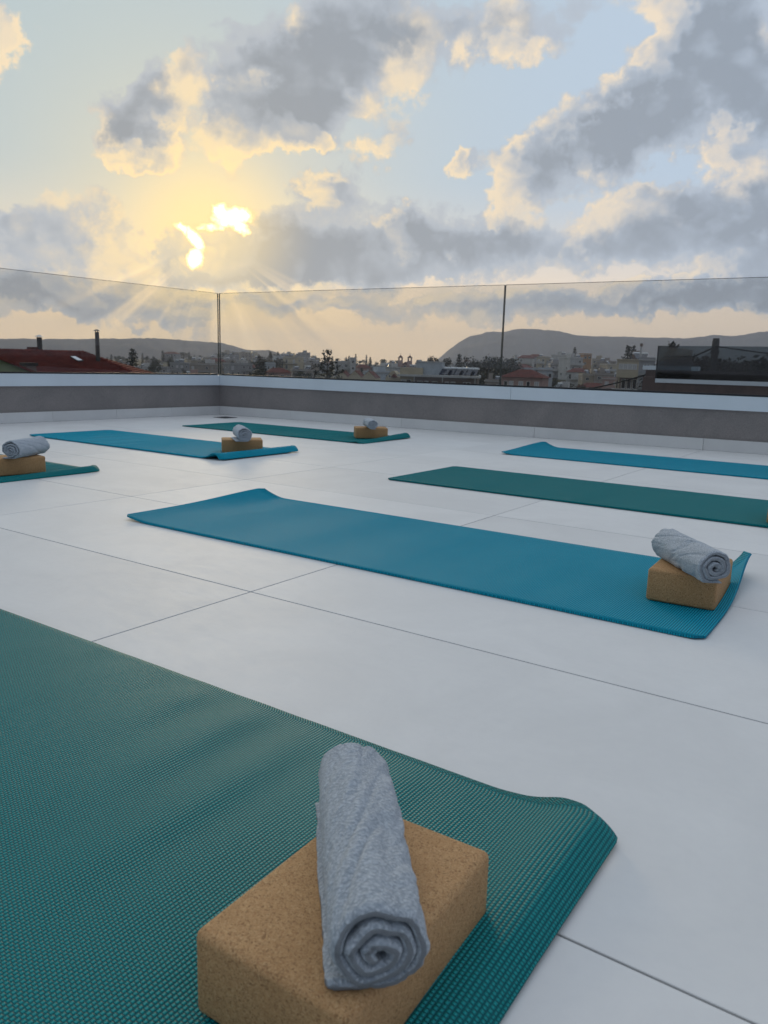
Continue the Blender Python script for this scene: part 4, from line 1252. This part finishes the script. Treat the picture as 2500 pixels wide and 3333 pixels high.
M_SAW = paint('cream')
for k, (a, w, d_) in enumerate((((-151.83, 196.49, -1.71), 4.4, 0), ((-148.50, 199.02, -1.59), 4.6, 0), ((-144.96, 201.62, -1.67), 4.9, 0))):
    x, y, z = a
    g = thing('row_house', ('cream gabled row house half hidden by the spreading pine', 'cream gabled row house in the middle of the row of three', 'cream gabled row house nearest the arched end house')[k], 'house', (x, y, -9.6), face_terrace(x, y) + radians(-10), 'row of gabled houses')
    hh = z + 9.6; hw = w / 2
    MB().add([(-hw, 0, 0), (hw, 0, 0), (hw, 0, hh - 2.1), (0, 0, hh), (-hw, 0, hh - 2.1), (-hw, 9, 0), (hw, 9, 0), (hw, 9, hh - 2.1), (0, 9, hh), (-hw, 9, hh - 2.1)],
             [(0, 1, 2, 3, 4), (9, 8, 7, 6, 5), (1, 6, 7, 2), (0, 4, 9, 5)]).build('wall', M_SAW, g)
    for sx in (-1, 1):
        q = [(0, .15, hh + .12), (sx * (hw - .03), .15, hh - 1.98), (sx * (hw - .03), 9, hh - 1.98), (0, 9, hh + .12)]
        MB().add(q + [(a_, b_, c_ - .1) for a_, b_, c_ in q], [(0, 1, 2, 3), (7, 6, 5, 4), (0, 4, 5, 1), (1, 5, 6, 2), (2, 6, 7, 3)]).build('roof_slope', M_ROOFT, g)
    MB().box(-hw * .8, hw * .8, -.9, -.01, hh - 4.3, hh - 4.15).build('awning', paint('brown'), g)
    window(g, -.9, -.03, hh - 5.6, 1.1, 1.25); window(g, .9, -.03, hh - 5.6, 1.1, 1.25)
x, y, z = (-137.53, 204.37, -1.25)
dm = thing('arched_house', 'cream end house with a rounded gable and small red roof, beside the villa', 'house', (x, y, -9.6), face_terrace(x, y) + radians(-10), 'row of gabled houses')
hh = z + 9.6
pts = [(-2.3, hh - 2.2)] + [(-1.4 + 2.8 * k / 10, hh - 1.1 + 1.1 * sin(pi * k / 10)) for k in range(11)] + [(2.3, hh - 2.2)]
v = [(-2.3, 0, 0), (2.3, 0, 0)] + [(a, 0, b) for a, b in pts[::-1]]
n = len(v); v2 = v + [(a, 6, b) for a, _, b in v]
MB().add(v2, [tuple(range(n)), tuple(range(2 * n - 1, n - 1, -1))] + [(i, n + i, n + (i + 1) % n, (i + 1) % n) for i in range(n)]).build('wall', paint('cream'), dm)
gable_roof(dm, 1.6, 1.6, hh - 2.0, 1.1, M_ROOFT, over=.2, axis='y').location = (.6, -1.0, 0)
window(dm, -1.0, -.03, hh - 2.1, .6, .8); window(dm, .9, -.03, hh - 4.6, 2.0, 1.5, 0, 'shut')

x, y, z = (-261.26, 400.69, 4.84)
cu = thing('church', 'pink church with twin domed bell towers on the skyline', 'church', (x, y, land(x, y) - .5), face_terrace(x, y) + radians(-12))
H = z - land(x, y) + .5 + 1.5
MB().box(-3.9, 3.9, 0, 14, 0, H - 5.2).build('nave', paint('pink'), cu)
gable_roof(cu, 4.0, 14, H - 5.198, 1.6, M_ROOFT, over=.1, axis='y').location = (0, 7, 0)
for sx in (-1, 1):
    tw = MB().box(sx * 2.9 - 1.25, sx * 2.9 + 1.25, -1.2, 1.2, 0, H - 3.0).build('bell_tower', paint('pink'), cu)
    for ax in (-1, 1):
        for ay in (-1, 1):
            MB().box(sx * 2.9 + ax * .95 - .22, sx * 2.9 + ax * .95 + .22, ay * .95 - .22, ay * .95 + .22, H - 2.999, H - 1.3).build('tower_pillar', paint('pink'), tw)
    MB().box(sx * 2.9 - 1.4, sx * 2.9 + 1.4, -1.4, 1.4, H - 1.299, H - .95).build('cornice', paint('stone'), tw)
    MB().tube([(sx * 2.9, 0, H - .949), (sx * 2.9, 0, H - .5), (sx * 2.9, 0, H - .1), (sx * 2.9, 0, H + .3)], 1.3, 10, .25).build('dome', M_ROOFT, tw)
    MB().box(sx * 2.9 - .06, sx * 2.9 + .06, -.06, .06, H + .2, H + 1.5).build('cross', M_RAIL, tw)
window(cu, 0, -.03, H - 8.0, 1.4, 2.2)

x, y, z = (-230.87, 299.70, 1.09)
flat_house('long white modern villa with deep shaded balconies and a tall white tower', 'villa', x, y, 8.6, 8, z, 'white', 2, 6, cols=4, gear=0, roofrooms=False, seed=31)
x, y, z = (-224.85, 299.26, 2.93)
flat_house('tall slim white tower block end rising beside the long white villa', 'tower', x, y, 2.6, 5, z, 'white', 3, 6, cols=1, gear=0, roofrooms=False, balcony=False, seed=32, name='tower_house')
x, y, z = (-148.73, 401.81, 8.61)
flat_house('orange cube shaped house with a flat roof on the skyline', 'house', x, y, 4.6, 6, z, 'ochre', 2, 24, cols=2, gear=0, roofrooms=False, balcony=False, seed=33)
x, y, z = (-223.80, 240.21, -0.46)
flat_house('small plain white house standing beside the dark twin cypresses', 'house', x, y, 4.0, 5, z, 'bluewhite', 2, 20, cols=2, gear=0, roofrooms=False, balcony=False, seed=34, base=land(x, y) - 3)
x, y, z = (-194.08, 213.20, -3.23)
flat_house('low peach house with a red hipped roof below the plain white house', 'house', x, y, 8.4, 6, z, 'pink', 1, 10, cols=4, gear=0, balcony=False, roof=1.6, seed=35, base=-9.8)

# --- the rest of the town, house by house
WHERE = [(-20, 'beyond the red tiled roof'), (-16, 'in the dip before the hill'), (-12.5, 'below the end of the hill'), (-10, 'near the glass corner'), (-7.5, 'near the dark cypresses'), (-4.5, 'near the spreading pine'), (-1, 'behind the gabled row'), (2, 'near the church'), (5, 'near the largest tree'), (9.5, 'beyond the villa'), (12, 'behind the pink house'), (15, 'on the rise'), (19, 'near the orange house'), (99, 'near the cream house')]
def where(x, y):
    a = polar(x, y)[0]
    return next(t for k, t in WHERE if a < k)
HOUSES = [
    # bearing point, width, storeys, paint, floors above ground
    ((-385.47, 346.50, -1.28), 9, 2, 'beige'), ((-437.45, 408.18, -1.25), 11, 2, 'stone'), ((-532.78, 451.43, -2.46), 12, 2, 'grey'), ((-480.33, 389.36, -2.48), 10, 1, 'stone'), ((-374.82, 297.15, -1.95), 9, 1, 'white'), ((-330.81, 272.06, -1.48), 10, 1, 'grey'),
    ((-308.65, 267.31, -1.11), 9, 2, 'grey'), ((-279.01, 255.48, -0.70), 10, 2, 'stone'), ((-245.81, 217.64, -0.69), 8, 1, 'pink'), ((-326.07, 307.66, -0.74), 9, 2, 'beige'), ((-419.96, 303.81, -2.76), 10, 1, 'grey'), ((-477.91, 359.99, -2.96), 12, 1, 'stone'), ((-332.40, 253.98, -1.84), 14, 1, 'white'),
    ((-588.80, 568.27, -1.52), 10, 2, 'beige'), ((-596.59, 588.93, -1.31), 11, 2, 'stone'), ((-568.77, 574.33, -1.00), 9, 2, 'beige'), ((-591.18, 608.38, -0.85), 10, 2, 'cream'), ((-498.81, 488.70, -1.08), 10, 2, 'grey'), ((-504.48, 511.34, -0.79), 9, 2, 'stone'), ((-440.46, 461.98, -0.35), 10, 2, 'grey'), ((-394.36, 395.21, -0.59), 9, 2, 'white'),
    ((-386.64, 374.54, -0.80), 10, 2, 'stone'), ((-346.59, 358.03, -0.27), 9, 1, 'cream'), ((-296.59, 294.98, -0.36), 12, 2, 'grey'), ((-469.16, 517.23, 0.05), 9, 2, 'bluewhite'), ((-530.65, 596.41, 0.19), 11, 2, 'beige'), ((-536.85, 617.59, 0.44), 9, 2, 'stone'), ((-491.94, 577.09, 0.65), 9, 3, 'grey'), ((-396.83, 447.77, 0.30), 10, 2, 'beige'),
    ((-390.76, 453.08, 0.52), 8, 2, 'white'), ((-410.69, 488.65, 0.75), 9, 2, 'grey'), ((-282.20, 322.20, 0.43), 8, 3, 'cream'), ((-302.39, 357.59, 0.64), 11, 2, 'stone'), ((-329.29, 400.27, 0.85), 14, 2, 'grey'), ((-219.92, 257.08, 0.55), 9, 2, 'stone'), ((-446.81, 536.65, 0.86), 9, 2, 'beige'), ((-434.20, 546.91, 1.30), 8, 1, 'cream'),
    ((-387.09, 507.56, 1.58), 9, 2, 'beige'), ((-247.08, 337.56, 1.43), 8, 2, 'pink'), ((-237.76, 344.20, 1.75), 10, 2, 'grey'), ((-221.87, 330.82, 1.83), 9, 2, 'white'), ((-291.31, 428.73, 2.15), 9, 2, 'stone'), ((-193.33, 277.65, 1.47), 11, 2, 'bluewhite'), ((-294.64, 474.28, 2.90), 10, 2, 'grey'), ((-234.87, 370.11, 2.27), 8, 2, 'stone'),
    ((-266.09, 468.00, 3.38), 10, 2, 'white'), ((-230.74, 419.04, 3.23), 10, 1, 'bluewhite'), ((-196.78, 369.21, 3.04), 9, 1, 'grey'), ((-169.72, 315.64, 2.65), 10, 1, 'stone'), ((-111.12, 222.14, 2.18), 6, 2, 'stone'), ((-392.25, 718.24, 5.25), 9, 2, 'white'), ((-399.79, 759.59, 5.84), 10, 2, 'grey'), ((-315.66, 622.98, 5.13), 10, 2, 'beige'),
    ((-198.38, 424.32, 4.00), 8, 3, 'bluewhite'), ((-187.32, 412.90, 4.03), 8, 3, 'white'), ((-166.19, 362.09, 3.55), 9, 2, 'grey'), ((-188.70, 428.73, 4.28), 8, 3, 'white'), ((-172.34, 403.13, 4.16), 5, 3, 'cream'), ((-167.80, 405.04, 4.29), 7, 2, 'white'), ((-146.01, 338.25, 3.54), 8, 1, 'white'), ((-181.96, 453.28, 4.86), 10, 3, 'white'), ((-170.44, 436.33, 4.80), 8, 2, 'bluewhite'),
    ((-150.38, 368.96, 4.00), 9, 2, 'grey'), ((-140.83, 362.01, 4.08), 8, 3, 'white'), ((-119.47, 316.66, 3.71), 7, 2, 'white'), ((-111.40, 308.99, 3.74), 8, 2, 'beige'), ((-106.88, 310.59, 3.86), 8, 2, 'stone'), ((-135.96, 406.33, 4.97), 8, 2, 'cream'), ((-154.37, 452.89, 5.43), 8, 2, 'stone'), ((-164.80, 438.51, 4.95), 6, 2, 'white'),
    ((-98.80, 249.59, 2.93), 7, 1, 'white'), ((-100.14, 281.16, 3.47), 9, 1, 'grey'), ((-90.32, 273.97, 3.55), 6, 2, 'pink'), ((-105.87, 404.92, 5.57), 9, 2, 'stone'), ((-104.57, 436.19, 6.16), 9, 2, 'beige'), ((-68.40, 372.36, 5.77), 10, 2, 'grey'), ((-170.88, 489.50, 5.74), 9, 2, 'beige'), ((-224.42, 467.30, 4.23), 9, 2, 'grey'),
]
STOREY = {1: 'low', 2: 'two-storey', 3: 'three-storey'}
rnd = random.Random(11)
NAMED = []
BYLAB = {}
for i, ((x, y, _), w, fl_, col) in enumerate(HOUSES):
    top = land(x, y) + fl_ * 3.0 + rnd.uniform(-.3, .8)
    pitched = rnd.random() < .14
    gear = rnd.choice((0, 1, 1, 2)); room = rnd.random() < .7
    feat = 'red tiled roof' if pitched else ('bare flat roof', 'roof tank', 'two roof tanks')[gear] + (' and stair room' if room else '')
    feat = feat if pitched or not room else feat.replace(' on its roof', '')
    lab = f"{STOREY[fl_]} {dict(bluewhite='bluish').get(col, col)} house with {feat} {where(x, y)}"
    NAMED.append((x, y, f"the {STOREY[fl_]} {dict(bluewhite='bluish').get(col, col)} house"))
    if lab in BYLAB:
        o2 = BYLAB[lab]; far2 = polar(o2.location.x, o2.location.y)[1] > polar(x, y)[1]
        o2['label'] = ('farther ' if far2 else 'nearer ') + lab
        lab = ('nearer ' if far2 else 'farther ') + lab
    BYLAB[lab] = flat_house(lab, 'house', x, y, w * rnd.uniform(.85, 1.1), rnd.uniform(7, 10), top, col, fl_, rnd.uniform(-35, 35), 'town houses', cols=max(2, int(w / 3)), gear=gear, roofrooms=room, roof=1.7 if pitched else None, seed=100 + i)

# ------------------------------------------------------------------ trees
M_LEAF = [material('leaf_dark', (.018, .026, .013), .75, .25, .45, .35, rand=.5), material('leaf_olive', (.042, .050, .028), .75, .25, .4, .35, rand=.5), material('leaf_needle', (.016, .024, .016), .8, .2, .4, .5, rand=.3)]
M_BARK = material('bark', (.055, .042, .032), .95, .1, .4, 2)
def leaf_quads(m, c, s, rng, n):
    for _ in range(n):
        a = Vector((rng.gauss(0, 1), rng.gauss(0, 1), rng.gauss(0, 1))).normalized(); b = a.orthogonal().normalized()
        b = Matrix.Rotation(rng.random() * 6.28, 3, a) @ b; k = a.cross(b)
        p = c + Vector((rng.gauss(0, 1), rng.gauss(0, 1), rng.gauss(0, .8))) * s * .8
        q = s * rng.uniform(.45, 1.0)
        m.add([p - b * q, p + k * q * .55, p + b * q, p - k * q * .55], [(0, 1, 2, 3)])
def broad_mesh(seed, h, r, lobes, per, leaf, low=.34):
    rng = random.Random(seed); m = MB()
    th = h * low
    tr = MB().tube([(0, 0, -.6), (.05 * h * .3, 0, th * .6), (0, .03 * h, th * 1.3)], .035 * h, 7, .018 * h)
    for k in range(lobes):
        a = rng.random() * 6.28; rr = r * rng.uniform(.15, .78); zz = th + (h - th) * rng.uniform(.08, .84)
        rr *= 1.0 - .45 * max(0, (zz - th) / (h - th) - .5)
        c = Vector((rr * cos(a), rr * sin(a), zz)); lr = r * rng.uniform(.26, .46)
        tr.tube([(0, .02 * h, th * 1.1), (c.x * .5, c.y * .5, th + (c.z - th) * .6), tuple(c)], .013 * h, 5, .004 * h)
        for _ in range(per):
            dv = Vector((rng.gauss(0, 1), rng.gauss(0, 1), rng.gauss(0, 1))).normalized() * lr * rng.random() ** .33
            dv.z *= .78
            leaf_quads(m, c + dv, leaf, rng, 3)
    return m, tr
def pine_mesh(seed, h, r, tiers, open_=False):
    """Norfolk pine: straight stem, whorls of flat branches that shorten upwards."""
    rng = random.Random(seed); m = MB(); tr = MB().tube([(0, 0, -.6), (0, 0, h * .5), (0, 0, h)], .018 * h, 7, .004 * h)
    for k in range(tiers):
        f = k / (tiers - 1); z = h * (.16 + .82 * f)
        R = r * ((1 - f) ** .72 + .06) * rng.uniform(.85, 1.1)
        if open_:
            R = r * (.55 + .55 * sin(pi * min(f * 1.15, 1))) * rng.uniform(.8, 1.1) * (1 if f < .85 else .55)
        nb_ = 7 if not open_ else 6; a0 = rng.random() * 6.28
        for b in range(nb_):
            a = a0 + b * 2 * pi / nb_ + rng.uniform(-.15, .15); L = R * rng.uniform(.8, 1.08)
            tip = Vector((cos(a) * L, sin(a) * L, z + L * (.20 if not open_ else .42)))
            base_ = Vector((0, 0, z)); tr.tube([tuple(base_), tuple(base_.lerp(tip, .5) - Vector((0, 0, L * .05))), tuple(tip)], .006 * h, 4, .002 * h)
            steps = max(3, int(L / (.030 * h)))
            for s in range(steps):
                g = (s + 1) / steps
                if open_ and g < .45:
                    continue
                c = base_.lerp(tip, g) - Vector((0, 0, L * .05 * 4 * g * (1 - g)))
                leaf_quads(m, c, .026 * h if not open_ else .034 * h, rng, 3)
    leaf_quads(m, Vector((0, 0, h)), .02 * h, rng, 4)
    return m, tr
def cypress_mesh(seed, h, r):
    rng = random.Random(seed); m = MB(); tr = MB().tube([(0, 0, -.6), (0, 0, h * .6)], .02 * h, 6, .008 * h)
    for _ in range(520):
        f = rng.random(); R = r * (sin(pi * min(f * .93 + .07, 1)) ** .6) * rng.random() ** .4
        a = rng.random() * 6.28
        leaf_quads(m, Vector((R * cos(a), R * sin(a), h * (.06 + .94 * f))), .035 * h, rng, 2)
    return m, tr
def tree_proto(name, m, tr, mat):
    root = link(name, None); root.location = (0, 0, -400)
    c = m.build('crown', mat, root); tr.build('trunk', M_BARK, root)
    return root
PROTO = {
    'broad': [tree_proto('broadleaf_tree', *broad_mesh(s, 7, 3.4, 9, 45, .30), M_LEAF[0]) for s in (1, 2, 3)],
    'olive': [tree_proto('olive_tree', *broad_mesh(s, 5, 2.9, 8, 40, .24), M_LEAF[1]) for s in (4, 5)],
    'big': [tree_proto('broadleaf_tree', *broad_mesh(8, 14.5, 4.6, 17, 75, .36), M_LEAF[0])],
    'pine': [tree_proto('norfolk_pine', *pine_mesh(s, 12, 2.6, 15), M_LEAF[2]) for s in (11, 12)],
    'spread': [tree_proto('spreading_pine', *pine_mesh(14, 12, 3.1, 9, True), M_LEAF[2])],
    'screen': [tree_proto('broadleaf_tree', *broad_mesh(s, 11, 3.1, 26, 150, .17, .30), M_LEAF[0]) for s in (21, 22)],
    'cypress': [tree_proto('cypress_tree', *cypress_mesh(s, 9, 1.15), M_LEAF[2]) for s in (16, 17)],
}
PH = {'broad': 7, 'olive': 5, 'big': 14.5, 'screen': 11, 'pine': 12, 'spread': 12, 'cypress': 9}
trnd = random.Random(5)
def plant(kind, x, y, h, label, group=None, wide=1.0, base=None):
    p = trnd.choice(PROTO[kind])
    t = copy_tree(p)
    t.location = (x, y, land(x, y) - .2 if base is None else base); s = h / PH[kind]
    t.scale = (s * wide, s * wide, s); t.rotation_euler = (0, 0, trnd.random() * 6.28)
    return tag(t, label, 'tree', group)
def plant_to(kind, p, label, wide=1.0, group=None, base=None):
    """Tree whose tip reaches a surveyed point."""
    x, y, z = p; b = land(x, y) - .2 if base is None else base
    return plant(kind, x, y, z - b, label, group, wide, b)
plant_to('pine', (-129.43, 99.61, 2.12), 'tall tiered norfolk pine beside the edge of the red tiled roof', 1.0)
plant_to('spread', (-105.30, 131.31, 2.94), 'tall open crowned pine with upswept tufts before the gabled houses', 1.0)
plant_to('cypress', (-205.83, 215.92, 2.37), 'dark tall cypress beside the small plain white house', 1.3)
plant_to('cypress', (-197.98, 209.59, 0.59), 'shorter dark cypress in front of the tall one', 1.2)
plant_to('cypress', (-318.59, 343.24, 6.26), 'single thin cypress rising above the grove on the skyline', .8)
plant_to('big', (-131.28, 222.52, 5.14), 'largest dark broadleaf tree, rising above the villa roof', 1.0)
plant_to('pine', (-113.64, 203.83, 4.04), 'slender norfolk pine standing behind the solar tanks', .8)
plant_to('cypress', (-81.46, 147.35, -0.16), 'thin dark cypress in front of the villa', .8, base=-9.8)
plant_to('cypress', (-82.39, 144.53, -0.86), 'shorter thin cypress in front of the villa wall', .8, base=-9.8)
plant_to('pine', (-153.85, 399.87, 12.30), 'tall thin norfolk pine on the rise behind the pink house', .85)
plant_to('pine', (-66.63, 213.33, 7.13), 'tiered norfolk pine rising behind the cream house roof', .9)
plant_to('pine', (-72.65, 237.64, 7.99), 'second norfolk pine beside the brown stair room of the cream house', .7)
plant_to('pine', (-22.89, 90.69, 3.66), 'dark norfolk pine seen through the smoked glass', .8, base=-9.8)
plant_to('pine', (-333.78, 447.56, 7.38), 'thin pine on the skyline just beyond the white tower', .7)
plant_to('pine', (-374.62, 516.84, 8.11), 'thin pine on the skyline between white tower and church', .7)
plant_to('broad', (-117.92, 229.90, 4.15), 'round dark tree behind the joint of the glass panes', 1.0)
plant_to('broad', (-129.44, 246.45, 3.94), 'bushy dark tree next to the round one by the glass joint', 1.0)
plant_to('broad', (-142.63, 295.80, 4.47), 'dark rounded tree at the foot of the rise, beside the glass joint', 1.0)
plant_to('broad', (-297.56, 321.82, 3.43), 'dense dark tree in the grove behind the plain white house', 1.2)
plant_to('broad', (-288.35, 316.70, 2.48), 'second dense tree in the grove behind the plain white house', 1.2)
for k, (p, s) in enumerate((((-14.31, 58.82, 2.42), .55), ((-11.73, 53.28, 2.17), .9), ((-9.17, 47.71, 1.91), 1.05), ((-8.41, 49.90, 1.99), 1.15), ((-6.94, 48.12, 1.98), 1.15), ((-6.43, 52.25, 2.16), 1.25), ((-4.88, 50.43, 2.08), 1.25), ((-14.34, 67.04, 2.60), 1.1), ((-11.66, 69.63, 2.71), 1.3))):
    plant_to('screen', p, ('dark leafy tree beside the pine at the free edge of the smoked glass', 'dark leafy tree between that pine and the utility pole', 'dark leafy tree just behind the utility pole', 'dark leafy tree on the far side of the utility pole', 'tallest dark leafy tree behind the middle of the smoked glass', 'dark leafy tree behind the smoked glass at the frame edge', 'dark leafy tree behind the smoked glass beyond the frame edge', 'farther dark tree glimpsed between the pine and the utility pole', 'farther dark tree glimpsed past the utility pole')[k], s, 'trees behind the smoked glass', base=-9.8)
SEEN = set()
def scatter(n, x0, x1, d0, d1, kinds, hr, pts):
    for _ in range(n):
        f = trnd.random()
        (ax, ay, _z), (bx, by, _w) = pts
        # bearing between two surveyed directions, distance at random
        aa, ab = polar(ax, ay)[0], polar(bx, by)[0]
        a = radians(aa + (ab - aa) * f); D = sqrt(trnd.uniform(d0 * d0, d1 * d1))
        x = CAM_POS.x + D * (sin(a) * cos(HEAD) - cos(a) * sin(HEAD)); y = CAM_POS.y + D * (sin(a) * sin(HEAD) + cos(a) * cos(HEAD))
        if any((x - hx) ** 2 + (y - hy) ** 2 < 64 for (hx, hy, _q), *_ in HOUSES):
            continue
        k = trnd.choice(kinds); h = trnd.uniform(*hr) * (1.25 if k == 'cypress' else 1)
        size = 'small' if h < 4.6 else 'tall' if h > 6.4 else 'medium'
        near = min(NAMED, key=lambda q: (q[0] - x) ** 2 + (q[1] - y) ** 2)
        rel = 'in front of' if polar(x, y)[1] < polar(near[0], near[1])[1] - 6 else 'beyond' if polar(x, y)[1] > polar(near[0], near[1])[1] + 6 else 'beside'
        lab = f"{size} {dict(broad='bushy tree', olive='olive tree', cypress='cypress')[k]} {rel} {near[2]} {where(x, y)}"
        if lab in SEEN:
            alt = sorted(NAMED, key=lambda q: (q[0] - x) ** 2 + (q[1] - y) ** 2)
            for o2 in alt[1:16]:
                l2 = f"{size} {dict(broad='bushy tree', olive='olive tree', cypress='cypress')[k]} between {near[2][4:-6]} and {o2[2][4:-6]} houses {where(x, y)}"
                if o2[2] != near[2] and l2 not in SEEN and len(l2.split()) <= 16:
                    lab = l2
                    break
        SEEN.add(lab)
        if len(lab.split()) > 16:
            lab = lab.replace('-storey', '').replace('medium ', '')
        assert len(lab.split()) <= 16, lab
        plant(k, x, y, h, lab, 'trees among the town houses', trnd.uniform(.9, 1.3))
scatter(56, 0, 0, 300, 900, ('broad', 'broad', 'olive', 'cypress'), (4, 7.5), ((-80.11, 57.03, -0.14), (-70.64, 68.37, 0.26)))
scatter(62, 0, 0, 270, 900, ('broad', 'broad', 'olive', 'cypress'), (4, 7.5), ((-70.77, 68.24, 0.26), (-60.71, 77.33, 0.63)))
scatter(40, 0, 0, 290, 850, ('broad', 'broad', 'olive', 'cypress'), (4, 8), ((-60.71, 77.33, 0.63), (-50.81, 84.21, 0.96)))
scatter(42, 0, 0, 260, 800, ('broad', 'broad', 'olive'), (4, 7.5), ((-49.15, 85.20, 1.01), (-41.34, 89.29, 1.25)))
scatter(34, 0, 0, 240, 520, ('broad', 'broad', 'olive'), (3.5, 6.5), ((-42.03, 88.97, 1.23), (-29.01, 94.12, 1.59)))
scatter(26, 0, 0, 130, 240, ('broad', 'olive'), (3.0, 4.6), ((-44.08, 87.96, 1.17), (-28.33, 94.33, 1.61)))
scatter(8, 0, 0, 130, 230, ('broad', 'olive'), (3.5, 5), ((-62.22, 76.12, 0.58), (-54.10, 82.12, 0.85)))
for kk in PROTO.values():
    for p in kk:
        for c in list(p.children):
            bpy.data.objects.remove(c)
        bpy.data.objects.remove(p)
